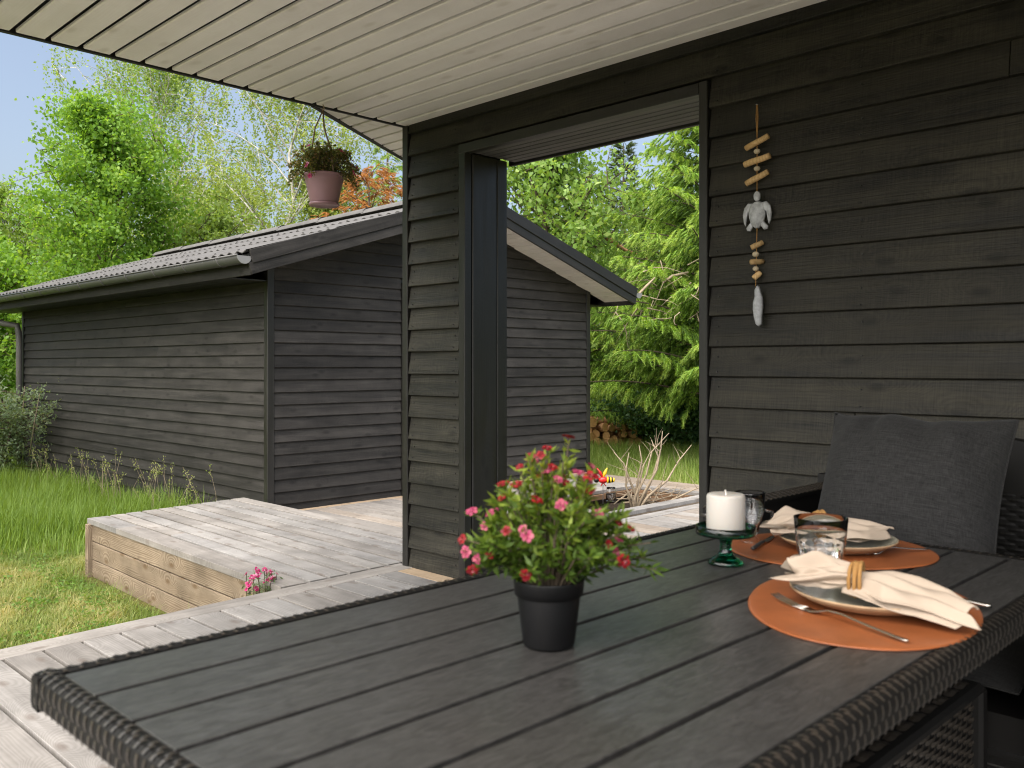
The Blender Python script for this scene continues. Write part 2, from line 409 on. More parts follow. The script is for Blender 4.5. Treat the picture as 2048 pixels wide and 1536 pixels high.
for j in range(n + 1):
    for i in range(n + 1):
        sb.v.append((PX0 + .02 + (PX1 - PX0 - .04) * i / n, PY0 + .02 + (PY1 - PY0 - .04) * j / n, LZ - .10 + random.uniform(-.018, .018)))
sb.f = [(j * (n + 1) + i, j * (n + 1) + i + 1, (j + 1) * (n + 1) + i + 1, (j + 1) * (n + 1) + i) for j in range(n) for i in range(n)]
sb.build('soil_bed', 'soil', low, True)

# ---- the raised platform beside the lawn
plat = empty('deck_platform', (3.15, 5.5, GZ), label='low pale plank platform with brown board sides stepping out over the lawn', cat='platform')
def plx(s, y):                                           # s = 0..1 across the platform, slightly out of square
    l = 2.425 + (y - 4.1) * .030; r = 3.838 + (y - 4.1) * .013
    return l + (r - l) * s
def ply(s): return 6.95 + .14 * s
cuts = [0, .127, .218, .313, .413, .505, .593, .69, .79, .893, 1.0]
for a, b in zip(cuts[:-1], cuts[1:]):
    m = (a + b) / 2; y0 = edge_y(plx(m, 4.1)) + .15
    if m > .62: y0 = edge_y(3.2) + .15
    w = (b - a) * 1.40 - .025
    if m < .5:                                           # two lengths butted
        yj = 4.9 + 1.5 * random.random()
        board('deck_board', plat, 'deck_wood', (plx(m, y0), y0, -.013), (plx(m, yj), yj - .002, -.013), (1, 0, 0), w, .038, .0010, .0006)
        board('deck_board', plat, 'deck_wood', (plx(m, yj), yj + .002, -.013), (plx(m, ply(m)), ply(m), -.013), (1, 0, 0), w, .038, .0010, .0006)
    else:
        board('deck_board', plat, 'deck_wood', (plx(m, y0), y0, -.013), (plx(m, ply(m)), ply(m), -.013), (1, 0, 0), w, .038, .0010, .0006)
for z, h in ((-.093, .122), (-.225, .128), (-.358, .126)):
    board('side_board', plat, 'platform_side', (plx(0, 4.2) + .032, 4.16, z), (plx(0, 6.9) + .030, 6.88, z), (0, 0, 1), h, .022, .003)
    board('side_board', plat, 'platform_side', (2.58, 6.90, z), (3.82, 7.03, z), (0, 0, 1), h, .022, .003)
    board('side_board', plat, 'platform_side', (3.80, 4.2, z), (3.83, 7.0, z), (0, 0, 1), h, .022, .003)
board('corner_post', plat, 'platform_side', (2.53, 6.905, -.43), (2.53, 6.905, -.03), (1, 0, 0), .07, .05, .004)
MB().box(2.60, 3.78, 4.15, 6.86, -.42, -.05).build('frame', 'underside', plat)

# ================================================================== THE HOUSE: wall with opening, soffit
XW = 3.239; SOF = 2.519; WY1 = 4.055; OY0, OY1 = 2.075, 3.53; OZ = 2.285; XB = 3.52
house = empty('house', (XW, 2, 0), label='black timber house with lap siding, passage opening and white boarded soffit', cat='house')
core = MB()
core.box(XW + .03, XB - .02, -3.0, OY0 - .03, -.3, SOF - .004).box(XW + .03, XB - .02, OY1 + .03, WY1 - .02, -.3, SOF - .004).box(XW + .03, XB - .02, OY0 - .03, OY1 + .03, OZ + .03, SOF - .004)
wall = core.build('wall', 'trim_stain', house)
EXP = .1239; BW = .146; TILT = .026
zb = .976 - EXP * 8                                      # a board's lower edge
k = 0
while zb < SOF - .02:
    top = min(zb + BW, SOF - .003); h = top - zb
    sides = []
    if zb + .06 < OZ + .06:
        sides = [(OY1 + .052, WY1 - .045), (-3.0, OY0 - .045)]
    else: sides = [(-3.0, WY1 - .045)]
    out = XW - .004
    for (y0, y1) in sides:
        cut = None
        if y0 < -2: cut = {7: 1.42, 11: .2, 4: .6, 14: -.5, 17: .9}.get(k)
        pcs = [(y0, y1)] if cut is None else [(y0, cut - .0012), (cut + .0012, y1)]
        for a, b in pcs:
            tl = TILT * h / BW
            cz = zb + h / 2; cx = out - .013 + tl / 2 + .001
            dz = random.uniform(-.002, .002)
            board('siding_board', wall, 'siding_stain', (cx, a, cz + dz), (cx, b, cz + dz + random.uniform(-.0015, .0015)), (tl, 0, h), math.hypot(h, tl), .030, .002)
    zb += EXP; k += 1
nl_ = MB(); z = .976 - EXP * 8 + .022
while z < SOF - .06:
    for y in [OY0 - .085 - .6 * i for i in range(6)] + [OY1 + .09, WY1 - .085] + ([OY0 + .4, OY0 + 1.0] if z > OZ + .05 else []):
        for dz in (0, .062):
            xx_ = XW - .0315 + .026 * dz / BW + random.uniform(-.0005, .0005)
            nl_.tube([(xx_ + .006, y, z + dz), (xx_ - .0025, y + random.uniform(-.004, .004), z + dz)], [.0028, .0024], 6)
    z += EXP
no_ = nl_.build('nail_heads', 'rust_dark', wall); no_['kind'] = 'stuff'
# corner trims, casing and the planked reveal
board('trim', wall, 'trim_stain', (XW - .012, WY1 - .020, -.02), (XW - .012, WY1 - .020, SOF - .004), (0, 1, 0), .046, .044, .003)
board('trim', wall, 'trim_stain', (XW - .006, OY1 + .024, -.01), (XW - .006, OY1 + .024, OZ + .01), (0, 1, 0), .050, .05, .003)
board('trim', wall, 'trim_stain', (XW - .012, OY0 - .022, -.01), (XW - .012, OY0 - .022, OZ + .045), (0, 1, 0), .040, .05, .003)
board('trim', wall, 'trim_stain', (XW - .010, OY0, OZ + .020), (XW - .010, OY1 + .048, OZ + .020), (0, 0, 1), .05, .046, .003)
rx = XW + .022
for w in (.186, .080):
    board('reveal_plank', wall, 'trim_stain', (rx + w / 2, OY1 + .010, -.16), (rx + w / 2, OY1 + .010, OZ - .002), (1, 0, 0), w - .004, .03, .004)
    board('reveal_plank', wall, 'trim_stain', (rx + w / 2, OY0 - .014, -.16), (rx + w / 2, OY0 - .014, OZ - .002), (1, 0, 0), w - .004, .03, .004)
    rx += w
hx = XW + .02
for w in (.055, .055, .055, .055, .055, .055):
    board('head_plank', wall, 'header_grey', (hx + w / 2, OY0 + .004, OZ + .016), (hx + w / 2, OY1 - .004, OZ + .016), (1, 0, 0), w - .005, .028, .005)
    hx += w
board('head_plank', wall, 'trim_stain', (hx + .012, OY0 - .05, OZ + .045), (hx + .012, OY1 + .05, OZ + .045), (0, 0, 1), .11, .022, .003)
# end face of the wall towards the lawn, back face towards the shed
zb = -.02
while zb < SOF - .1:
    board('siding_board', wall, 'siding_stain', (XW + .03, WY1 - .012, zb + BW / 2), (XB - .02, WY1 - .012, zb + BW / 2), (0, -.018, BW), BW, .018, .002)
    if zb > OZ: board('siding_board', wall, 'siding_stain', (XB, -3, zb + BW / 2), (XB, WY1 - .02, zb + BW / 2), (-.018, 0, BW), BW, .018, .002)
    else:
        board('siding_board', wall, 'siding_stain', (XB, OY1 + .05, zb + BW / 2), (XB, WY1 - .02, zb + BW / 2), (-.018, 0, BW), BW, .018, .002)
        board('siding_board', wall, 'siding_stain', (XB, -3, zb + BW / 2), (XB, OY0 - .05, zb + BW / 2), (-.018, 0, BW), BW, .018, .002)
    zb += EXP
# soffit: narrow boards along the wall, the outer corner cut off at an angle
seams = [1.17, 1.306, 1.437, 1.572, 1.705, 1.831, 1.952, 2.085, 2.217, 2.348, 2.479, 2.610, 2.741, 2.872, 3.003, 3.134]
pitch = .1312
left = [1.17 - pitch * k for k in range(7, 0, -1)]
sx = left + seams + [XW + .004]
roof = MB().add([(.24, -1.96, SOF + .03), (XB + .6, -1.96, SOF + .03), (XB + .6, 4.85, SOF + .03), (3.95, 4.82, SOF + .03), (2.60, 4.06, SOF + .03), (.24, 4.06, SOF + .03),
                 (.24, -1.96, SOF + .18), (XB + .6, -1.96, SOF + .18), (XB + .6, 4.85, SOF + .18), (3.95, 4.82, SOF + .18), (2.60, 4.06, SOF + .18), (.24, 4.06, SOF + .18)],
                [(0, 1, 2, 3, 4, 5), (6, 7, 8, 9, 10, 11)] + [(i, (i + 1) % 6, 6 + (i + 1) % 6, 6 + i) for i in range(6)]).build('roof', 'rust_dark', house)  # out-of-view part is added, its extent set for the daylight underneath
for a, b in zip(sx[:-1], sx[1:]):
    m = (a + b) / 2
    board('soffit_board', roof, 'soffit_paint', (m, -1.95, SOF + .009), (m, 4.045, SOF + .009), (1, 0, 0), b - a - .022, .018, .004, .0004)
board('seam_strip', roof, 'trim_stain', (2.60, 4.058, SOF + .004), (XW + .02, 4.058, SOF + .004), (0, 1, 0), .018, .02, .002)
sm = MB()
diag = lambda x: 4.06 + (x - 2.61) * .572               # the cut-off corner
xx = 2.745
for a, b in ((2.64, 2.872), (2.872, 3.003), (3.003, 3.134), (3.134, 3.265), (3.265, 3.396), (3.396, 3.527), (3.527, 3.658), (3.658, 3.80), (3.80, 3.93)):
    m = MB(); a2, b2 = a + .011, b - .011; z0, z1 = SOF, SOF + .018; y = 4.07
    m.add([(a2, y, z0), (b2, y, z0), (b2, diag(b2) - .012, z0), (a2, max(diag(a2) - .012, y + .001), z0), (a2, y, z1), (b2, y, z1), (b2, diag(b2) - .012, z1), (a2, max(diag(a2) - .012, y + .001), z1)],
          [(0, 3, 2, 1), (4, 5, 6, 7), (0, 1, 5, 4), (1, 2, 6, 5), (2, 3, 7, 6), (3, 0, 4, 7)])
    o = m.build('soffit_board', 'soffit_paint', roof)
board('fascia', roof, 'trim_stain', (.24, 4.072, SOF + .083), (2.625, 4.072, SOF + .083), (0, 0, 1), .17, .022, .002)
board('fascia', roof, 'trim_stain', (2.612, 4.062, SOF + .075), (3.97, 4.062 + 1.358 * .572, SOF + .075), (0, 0, 1), .17, .022, .002)
board('fascia', roof, 'trim_stain', (.23, -1.96, SOF + .075), (.23, 4.06, SOF + .075), (0, 0, 1), .17, .022, .002)  # edge of the added, unseen roof part

# ================================================================== THE SHED
SX0, SX1, SY0, SY1 = 4.078, 8.436, 7.041, 13.60
SB = -.16; AX = 6.24; RY0, RY1 = 6.59, 14.02
EX0, EX1 = 3.66, 8.82; SL = .318
def rz(x): return 2.905 - SL * abs(x - AX)              # top line of the barge boards
shed = empty('shed', (AX, 10, GZ), label='long black lap-sided outbuilding with grey corrugated roof across the platform', cat='outbuilding')
def wt(x): return rz(x) - .10
sc = MB()
a = [(SX0 + .03, 0, GZ), (SX1 - .03, 0, GZ), (SX1 - .03, 0, wt(SX1)), (AX, 0, wt(AX)), (SX0 + .03, 0, wt(SX0))]
sc.add([(p[0], SY0 + .03, p[2]) for p in a] + [(p[0], SY1 - .03, p[2]) for p in a], [(0, 1, 2, 3, 4), (9, 8, 7, 6, 5)] + [(i, (i + 1) % 5, 5 + (i + 1) % 5, 5 + i) for i in range(5)])
swall = sc.build('wall', 'trim_stain', shed)
SE = .1105; SBW = .130; DX0, DX1 = 5.545, 6.50
zb = SB - .04 - .11
while zb < 2.75:
    h = SBW; zt = zb + h
    half = (2.905 - .12 - zb - .01) / SL                  # the gable narrows towards the ridge
    x0 = max(SX0 + .048, AX - half); x1 = min(SX1 - .045, AX + half)
    if x1 - x0 > .1 and zb > SB - .06:
        spans = [(x0, DX0 - .004), (DX1 + .06, x1)] if zb < 1.94 else [(x0, x1)]
        for p, q in spans:
            board('siding_board', swall, 'siding_shed', (p, SY0 + .003, zb + h / 2), (q, SY0 + .003, zb + h / 2 + random.uniform(-.003, .003)), (0, .021, h), h, .020, .002)
    if zt < 1.97:
        cut = random.uniform(8.5, 12.5) if random.random() < .55 else None
        for p, q in ([(SY0 + .05, SY1 - .04)] if cut is None else [(SY0 + .05, cut - .001), (cut + .001, SY1 - .04)]):
            board('siding_board', swall, 'siding_shed', (SX0 + .003, p, zb + h / 2), (SX0 + .003, q, zb + h / 2 + random.uniform(-.003, .003)), (.021, 0, h), h, .020, .002)
    zb += SE
for (x, y) in ((SX0 + .012, SY0 + .012), (SX1 - .012, SY0 + .012), (SX0 + .012, SY1 - .012)):
    top = wt(x) - .01
    board('corner_post', swall, 'trim_stain', (x, y, GZ), (x, y, top), (1, 0, 0), .066, .066, .003)
# door in the gable, mostly behind the house wall
door = MB().box(DX0 + .06, DX1, SY0 + .005, SY0 + .035, SB, 1.90).build('door', 'trim_stain', shed)
board('door_frame', door, 'white_metal', (DX0 + .045, SY0 - .012, SB), (DX0 + .045, SY0 - .012, 1.965), (1, 0, 0), .022, .05, .002)
board('door_frame', door, 'trim_stain', (DX0 + .016, SY0 - .008, SB), (DX0 + .016, SY0 - .008, 1.965), (1, 0, 0), .03, .05, .002)
board('door_frame', door, 'trim_stain', (DX0 + .03, SY0 - .010, 1.945), (DX1 + .05, SY0 - .010, 1.945), (0, 0, 1), .045, .05, .002)
board('door_frame', door, 'trim_stain', (DX1 + .03, SY0 - .010, SB), (DX1 + .03, SY0 - .010, 1.92), (1, 0, 0), .045, .05, .002)
MB().tube([(DX1 - .1, SY0 - .02, .9), (DX1 - .1, SY0 - .05, .9), (DX1 - .2, SY0 - .05, .9)], .009, 8).build('handle', 'steel', door, True)
# roof: slab, corrugated sheets, barge boards, soffit boards, gutter
rs = MB()
for s, ex in ((-1, EX0), (1, EX1)):
    e = [(ex, rz(ex) - .03), (AX, rz(AX) - .03), (AX, rz(AX) - .09), (ex, rz(ex) - .09)]
    rs.add([(p[0], RY0 + .03, p[1]) for p in e] + [(p[0], RY1, p[1]) for p in e], [(0, 1, 2, 3), (7, 6, 5, 4)] + [(i, (i + 1) % 4, 4 + (i + 1) % 4, 4 + i) for i in range(4)])
sroof = rs.build('roof', 'rust_dark', shed)
def sheet_mesh(length):
    """One corrugated sheet, 0.96 m = seven waves wide, local X up the slope, Y along the ridge."""
    b = MB(); wl_ = .1365; nw = 7; sg = 8; n = nw * sg; y = [i * wl_ / sg for i in range(n + 1)]
    hgt = [.0095 * math.cos(2 * math.pi * v / wl_) for v in y]
    for x in (0, length):
        for v, h in zip(y, hgt): b.v.append((x, v, h + .026))
    for x in (0, length):
        for v, h in zip(y, hgt): b.v.append((x, v, h + .019))
    m = n + 1
    b.f += [(i, i + 1, m + i + 1, m + i) for i in range(n)] + [(2 * m + i, 3 * m + i, 3 * m + i + 1, 2 * m + i + 1) for i in range(n)] + [(i, 2 * m + i, 2 * m + i + 1, i + 1) for i in range(n)]
    for w in (2, 5):                                   # screw caps on the crests
        b.tube([(.09, w * wl_, .033), (.09, w * wl_, .043), (.09, w * wl_, .047)], [.010, .010, .005], 6)
    me = b.mesh('roof_sheet'); me.materials.append(MATS['roof_sheet'])
    return me
slope = math.atan(SL); full = (AX - EX0) / math.cos(slope) + .04
rows = 3; step = full / rows
shm = sheet_mesh(step + .10)
for sd in (-1, 1):
    for r in range(rows):
        for c in range(8):
            o = bpy.data.objects.new('roof_sheet', shm); link(o, sroof)
            dx = -.04 + r * step
            ex = EX0 if sd < 0 else EX1
            px = ex - sd * dx * math.cos(slope) * -1 if False else (ex + dx * math.cos(slope) if sd < 0 else ex - dx * math.cos(slope))
            pz = rz(ex) - .03 + dx * math.sin(slope) + .004
            sl2 = slope - .014
            xa = Vector((math.cos(sl2) * (1 if sd < 0 else -1), 0, math.sin(sl2)))
            ya = Vector((0, 1 if sd < 0 else -1, 0)); za = xa.cross(ya)
            mt = Matrix((xa, ya, za)).transposed().to_4x4()
            y0 = RY0 + .0 + c * .9555
            mt.translation = Vector((px, y0 if sd < 0 else y0 + .9555, pz)) - origin(sroof)
            o.matrix_local = mt
for c in range(8):
    y0 = RY0 + c * .93
    b = MB()
    for y, dz in ((y0, .012), (y0 + .97, 0)):
        for k in range(9):
            a = math.pi * (k / 8); b.v.append((AX - .14 * math.cos(a), y, rz(AX) - .015 + dz + .075 * math.sin(a)))
    b.f = [(k, k + 1, 9 + k + 1, 9 + k) for k in range(8)]
    b.build('ridge_cap', 'roof_sheet', sroof, True)
for sd, ex in ((-1, EX0), (1, EX1)):
    for off, yy, w in ((-.055, RY0 + .004, .110), (-.152, RY0 + .018, .098)):
        p0 = (ex + (.0 if off > -.1 else 0), yy, rz(ex) + off); p1 = (AX - sd * -.0 - .0, yy, rz(AX) + off)
        board('barge_board', sroof, 'siding_shed' if sd < 0 else 'trim_stain', p0, p1, (0, 0, 1), w, .024, .003)
    nb = 26
    for i in range(nb):
        u0, u1 = i / nb, (i + 1) / nb
        e2 = ex + (.07 if sd < 0 else -.03); xa_, xb_ = e2 + (AX - e2) * u0, e2 + (AX - e2) * u1; m = (xa_ + xb_) / 2
        board('soffit_board', sroof, 'soffit_paint', (m, RY0 + .03, rz(m) - .175 + .02), (m, SY0 + .02, rz(m) - .175 + .02), (xb_ - xa_, 0, rz(xb_) - rz(xa_)), abs(xb_ - xa_) / math.cos(slope) - .006, .014, .002)
    # eave fascia and boxed eave
    xf = ex + (.02 if sd < 0 else -.02)
    board('fascia', sroof, 'siding_shed', (xf, RY0 + .032, rz(ex) - .125), (xf, RY1, rz(ex) - .125), (0, 0, 1), .155, .022, .002)
    board('eave_soffit', sroof, 'trim_stain', ((ex + (SX0 if sd < 0 else SX1)) / 2, SY0 - .0, rz(ex) - .197), ((ex + (SX0 if sd < 0 else SX1)) / 2, RY1, rz(ex) - .197), (1, 0, 0), abs(ex - (SX0 if sd < 0 else SX1)) - .02, .012, .002)
def gutter(x, z, y0, y1, name):
    g = MB(); r = .062; n = 10
    for y in (y0, y1):
        for rr in (r, r - .004):
            for k in range(n + 1):
                a = math.pi + math.pi * k / n; g.v.append((x + rr * math.cos(a), y, z + rr * math.sin(a)))
    m = n + 1
    g.f += [(k, k + 1, 2 * m + k + 1, 2 * m + k) for k in range(n)] + [(m + k + 1, m + k, 3 * m + k, 3 * m + k + 1) for k in range(n)] + [(0, m, 3 * m, 2 * m), (m - 1, 3 * m - 1, 4 * m - 1, 2 * m - 1)]
    go = g.build(name, 'gutter_grey', shed, True)
    MB().tube([(x - r, y0, z + .004), (x - r, y1, z + .004)], .008, 8).build('bead', 'gutter_grey', go, True)
    e = MB(); e.v = [(x + r * 1.04 * math.cos(math.pi + math.pi * k / n), y, z + r * 1.04 * math.sin(math.pi + math.pi * k / n)) for y in (y0 - .004, y0 + .004) for k in range(n + 1)]
    e.f = [tuple(range(m)), tuple(range(2 * m - 1, m - 1, -1))] + [(k, m + k, m + k + 1, k + 1) for k in range(n)] + [(0, n, m + n, m)]
    e.build('end_cap', 'white_metal', go)
    y = y0 + .35
    while y < y1:
        MB().tube([(x + (r + .002) * math.cos(math.pi + math.pi * k / n), y, z + (r + .002) * math.sin(math.pi + math.pi * k / n)) for k in range(n + 1)], .0045, 5).build('bracket', 'roof_sheet', go, True)
        y += .62
    return go
g1 = gutter(EX0 - .055, rz(EX0) - .055, RY0 + .01, RY1 + .05, 'gutter')
gutter(EX1 + .055, rz(EX1) - .055, RY0 + .01, RY1 + .05, 'gutter')
pp = []
for k in range(7):
    u = k / 6; pp.append((3.60 + .38 * u, 14.0 - .44 * u, 1.955 - .10 - .16 * u - .03 * math.sin(u * math.pi)))
pp = [(3.60, 14.0, 2.0)] + pp + [(3.995, 13.545, 1.60), (4.0, 13.54, 1.5), (4.0, 13.54, -.3)]
MB().tube(pp, .040, 12).build('downpipe', 'pipe_grey', shed, True)

# ================================================================== VEGETATION
rng = np.random.default_rng(11)
def unit(a): return a / np.maximum(np.linalg.norm(a, axis=-1, keepdims=True), 1e-9)
def rdir(n, up=0.): 
    d = rng.normal(size=(n, 3)); d[:, 2] += up; return unit(d)
def leaf_geo(P, ax, L, Wd, fold=.25):
    """A folded leaf at every point P along axis ax: base, side, tip, side."""
    n = len(P); s = unit(np.cross(ax, rdir(n))); nr = np.cross(ax, s)
    L = np.asarray(L).reshape(-1, 1) * np.ones((n, 1)); Wd = np.asarray(Wd).reshape(-1, 1) * np.ones((n, 1))
    mid = P + ax * L * .45 + nr * Wd * fold
    V = np.stack([P, mid + s * Wd * .5, P + ax * L, mid - s * Wd * .5], 1).reshape(-1, 3)
    return V, np.arange(4 * n).reshape(n, 4)
def in_view(P, margin=.10):
    """Keep what lies within (or close to) the frame from where one stands; denser only there."""
    return np.ones(len(P), bool)

def limb(mb, p0, d, L, r, droop=0., seg=5, wob=.08):
    pts = [Vector(p0)]; d = Vector(d).normalized()
    for i in range(seg):
        d = (d + Vector((random.gauss(0, wob), random.gauss(0, wob), random.gauss(0, wob) - droop))).normalized()
        pts.append(pts[-1] + d * L / seg)
    mb.tube(pts, [r * (1 - .85 * i / seg) for i in range(seg + 1)], 5 if r > .02 else 4, False)
    return pts
def along(pts, u):
    k = min(int(u * (len(pts) - 1)), len(pts) - 2); f = u * (len(pts) - 1) - k
    return pts[k].lerp(pts[k + 1], f)

def broadleaf(name, label, base, H, rad, z0=.25, leafm='leaf_mid', bark='bark_dark', nl=36, ns=9, per=60, leaf=(.07, .055), spread=.20, strand=0., elev=.5, droop=.03, cat='tree', group=None, top=.75, trunk=.09):
    """Trunk, limbs and side shoots; leaves sit in clusters along the shoots, or on hanging strands."""
    root = empty(name, base, label=label, cat=cat, group=group)
    tr = MB(); b = Vector(base)
    tp = [b + Vector((random.gauss(0, .03) * i, random.gauss(0, .03) * i, H * .97 * i / 8)) for i in range(9)]
    tr.tube(tp, [trunk * (1 - .9 * i / 8) for i in range(9)], 8)
    ctr = []; strands = []
    for i in range(nl):
        u = z0 + (1 - z0) * ((i + .5) / nl) ** .9
        s = (u - z0) / (1 - z0)
        env = rad * (math.sin(math.pi * min(1, (s * .86 + .14)) ** top)) ** .75 + .12
        az = i * 2.39996 + random.uniform(-.4, .4); e = elev + .5 * s
        p0 = along(tp, min(u * .97, .99)); L = env / max(.35, math.cos(e)) * random.uniform(.75, 1.15)
        pts = limb(tr, p0, (math.cos(az) * math.cos(e), math.sin(az) * math.cos(e), math.sin(e)), L, trunk * .35 * (1 - .6 * s), droop)
        for j in range(ns):
            q = along(pts, .25 + .75 * (j + random.random()) / ns)
            d = Vector((random.gauss(0, 1), random.gauss(0, 1), random.gauss(.1, .5)))
            sp = limb(tr, q, d, L * random.uniform(.18, .42), .010, droop, 3, .15)
            for k in (1, 2, 3):
                ctr.append(tuple(sp[k]))
                if strand and random.random() < .8: strands.append(tuple(sp[k]))
    tr.build('trunk', bark, root, True, fix=False)
    c = np.array(ctr); n = per
    P = np.repeat(c, n, 0) + rng.normal(size=(len(c) * n, 3)) * spread * np.array([1, 1, .6]) * rng.uniform(.5, 1.2, (len(c) * n, 1))
    shade = np.repeat(rng.uniform(0, 1, len(c)), n)
    if strands:
        st = np.array(strands); m = 26
        t_ = rng.uniform(0, 1, (len(st), m)); ln = rng.uniform(.4, 1., (len(st), 1)) * strand
        sway = rng.normal(size=(len(st), 1, 3)) * .12 * np.array([1, 1, 0])
        Q = st[:, None, :] + np.stack([np.zeros_like(t_), np.zeros_like(t_), -t_ * ln], 2) + sway * t_[..., None] + rng.normal(size=(len(st), m, 3)) * .022
        P = np.concatenate([P, Q.reshape(-1, 3)]); shade = np.concatenate([shade, np.repeat(rng.uniform(0, 1, len(st)), m)])
    ax = rdir(len(P), -.45)
    V, F = leaf_geo(P, ax, rng.uniform(.65, 1.2, len(P)) * leaf[0], rng.uniform(.7, 1.15, len(P)) * leaf[1])
    rnd = np.clip(.55 * shade + .45 * rng.uniform(0, 1, len(P)), 0, 1)
    np_mesh('crown', V, F, leafm, root, rnd)
    return root

def shoots_geo(P, D, L, wid, nn, rndv):
    """Needle shoots: a soft tapering core with nn needles swept forward round each axis D."""
    n = len(P); D = unit(D); u = unit(np.cross(D, rdir(n))); w = np.cross(D, u)
    bend = np.array([0, 0, -1.])
    V1 = []; prof = ((0., .35), (.25, .95), (.6, .85), (1., .12)); k5 = 5
    for t_, r0 in prof:
        c = P + D * (L * t_)[:, None] + bend * (L * .25 * t_ * t_)[:, None]
        for k in range(k5):
            a = 2 * math.pi * k / k5; V1.append(c + (u * math.cos(a) + w * math.sin(a)) * (wid * .20 * r0)[:, None] * rng.uniform(.8, 1.2, (n, 1)))
    V1 = np.stack(V1, 1); m = V1.shape[1]; b = (np.arange(n) * m)[:, None]; F1 = []; tl = []
    for i in range(3):
        for k in range(k5):
            p, q = i * k5 + k, i * k5 + (k + 1) % k5; F1 += [b + np.array([[p, q, q + k5]]), b + np.array([[p, q + k5, p + k5]])]; tl += [i / 3] * 2
    F1 = np.stack(F1, 1).reshape(-1, 3); r1 = np.clip(rndv[:, None] * .7 + np.array(tl)[None] * .3 + rng.uniform(-.06, .06, (n, len(tl))), 0, 1).ravel()
    tt = (np.arange(nn) + .5) / nn; ang = rng.uniform(0, 2 * math.pi, (n, nn)); t_ = np.clip(tt[None] + rng.normal(size=(n, nn)) * .03, 0, 1)
    env = np.sin(np.pi * np.clip(t_ * .85 + .12, 0, 1)) ** .6
    r = u[:, None] * np.cos(ang)[..., None] + w[:, None] * np.sin(ang)[..., None]
    b0 = P[:, None] + D[:, None] * (t_ * L[:, None])[..., None] + bend * (L[:, None] * .25 * t_ * t_)[..., None]
    nl = (wid[:, None] * env)[..., None]; tip = b0 + r * nl * .75 + D[:, None] * nl * .8
    sd = np.cross(r, D[:, None]); hw = wid[:, None, None] * .12
    V2 = np.stack([b0 - sd * hw, b0 + sd * hw, tip], 2).reshape(-1, 3)
    V1 = V1.reshape(-1, 3); F2 = np.arange(len(V2)).reshape(-1, 3) + len(V1)
    r2 = np.clip(np.repeat(rndv, nn).reshape(n, nn) * .7 + t_ * .3 + rng.uniform(-.08, .12, (n, nn)), 0, 1).ravel()
    return np.concatenate([V1, V2]), np.concatenate([F1, F2]), np.concatenate([r1, r2])

def conifer(name, label, base, H, rad, mat, nb=60, z0=.04, droopy=.35, sl=(.10, .20), sw=.032, nn=22, side=9, per=3, bark='bark_dark', hang=.8, cat='tree', power=1., az_range=None):
    root = empty(name, base, label=label, cat=cat)
    tr = MB(); b = Vector(base); tr.tube([b, b + Vector((0, 0, H * .5)), b + Vector((0, 0, H))], [.03 * H ** .6 + .03, .03 * H ** .5, .008], 8)
    P = []; D = []; Ls = []; Rn = []
    for i in range(nb):
        u = z0 + (1 - z0) * (i / nb) ** .95; r = rad * (1 - u) ** power * random.uniform(.78, 1.12) + .12
        az = i * 2.39996 + random.uniform(-.3, .3)
        if az_range: az = random.uniform(*az_range) if random.random() < .8 else az
        d = Vector((math.cos(az), math.sin(az), .25 + .4 * u)); pts = [b + Vector((0, 0, H * u))]
        seg = 8
        for k in range(seg):
            d = (d + Vector((random.gauss(0, .05), random.gauss(0, .05), -droopy * (.05 + .16 * k / seg)))).normalized(); pts.append(pts[-1] + d * r / seg)
        tr.tube(pts, [.018 * (1 - .8 * k / seg) * (1.2 - u) + .003 for k in range(seg + 1)], 4, False)
        hv = Vector((-math.sin(az), math.cos(az), 0)); br = random.random()
        ns = max(4, int(side * r / rad * 1.6))
        for j in range(ns):
            f = .15 + .85 * (j + random.random()) / ns; q = along(pts, min(f, .999))
            for s in (-1, 1):
                ll = r * (.34 * (1.15 - f)) + .10
                dd = (d * .55 + hv * s * .9 + Vector((0, 0, -.25 * droopy))).normalized(); q2 = q.copy()
                m = max(2, int(ll / .085))
                for k in range(m):
                    q2 = q2 + dd * ll / m; dd = (dd + Vector((0, 0, -.14 * droopy * 2))).normalized()
                    for h in range(per):
                        sd = Vector((dd.x * .9 + random.gauss(0, .28), dd.y * .9 + random.gauss(0, .28), dd.z * .5 - hang * random.uniform(.45, 1.)))
                        P.append(tuple(q2)); D.append(tuple(sd)); Ls.append(random.uniform(*sl)); Rn.append(min(1, (.02 + .22 * random.random()) if (k < m - 2 and f < .75 and random.random() < .6) else .42 + .25 * br + .35 * random.random()))
        P.append(tuple(pts[-1])); D.append(tuple(d)); Ls.append(sl[1]); Rn.append(.9)
    tr.build('trunk', bark, root, True, fix=False)
    P, D, Ls, Rn = map(np.array, (P, D, Ls, Rn))
    V, F, rn = shoots_geo(P, D, Ls, np.full(len(P), sw) * rng.uniform(.8, 1.2, len(P)), nn, Rn)
    np_mesh('crown', V, F, mat, root, rn)
    return root

def at(px, d):                                            # a spot on the lawn d metres ahead, at picture column px of 2048
    t_ = (px - 1024) / 1790; a = R(45.3)
    return (d * (math.sin(a) + math.cos(a) * t_), d * (math.cos(a) - math.sin(a) * t_), GZ)

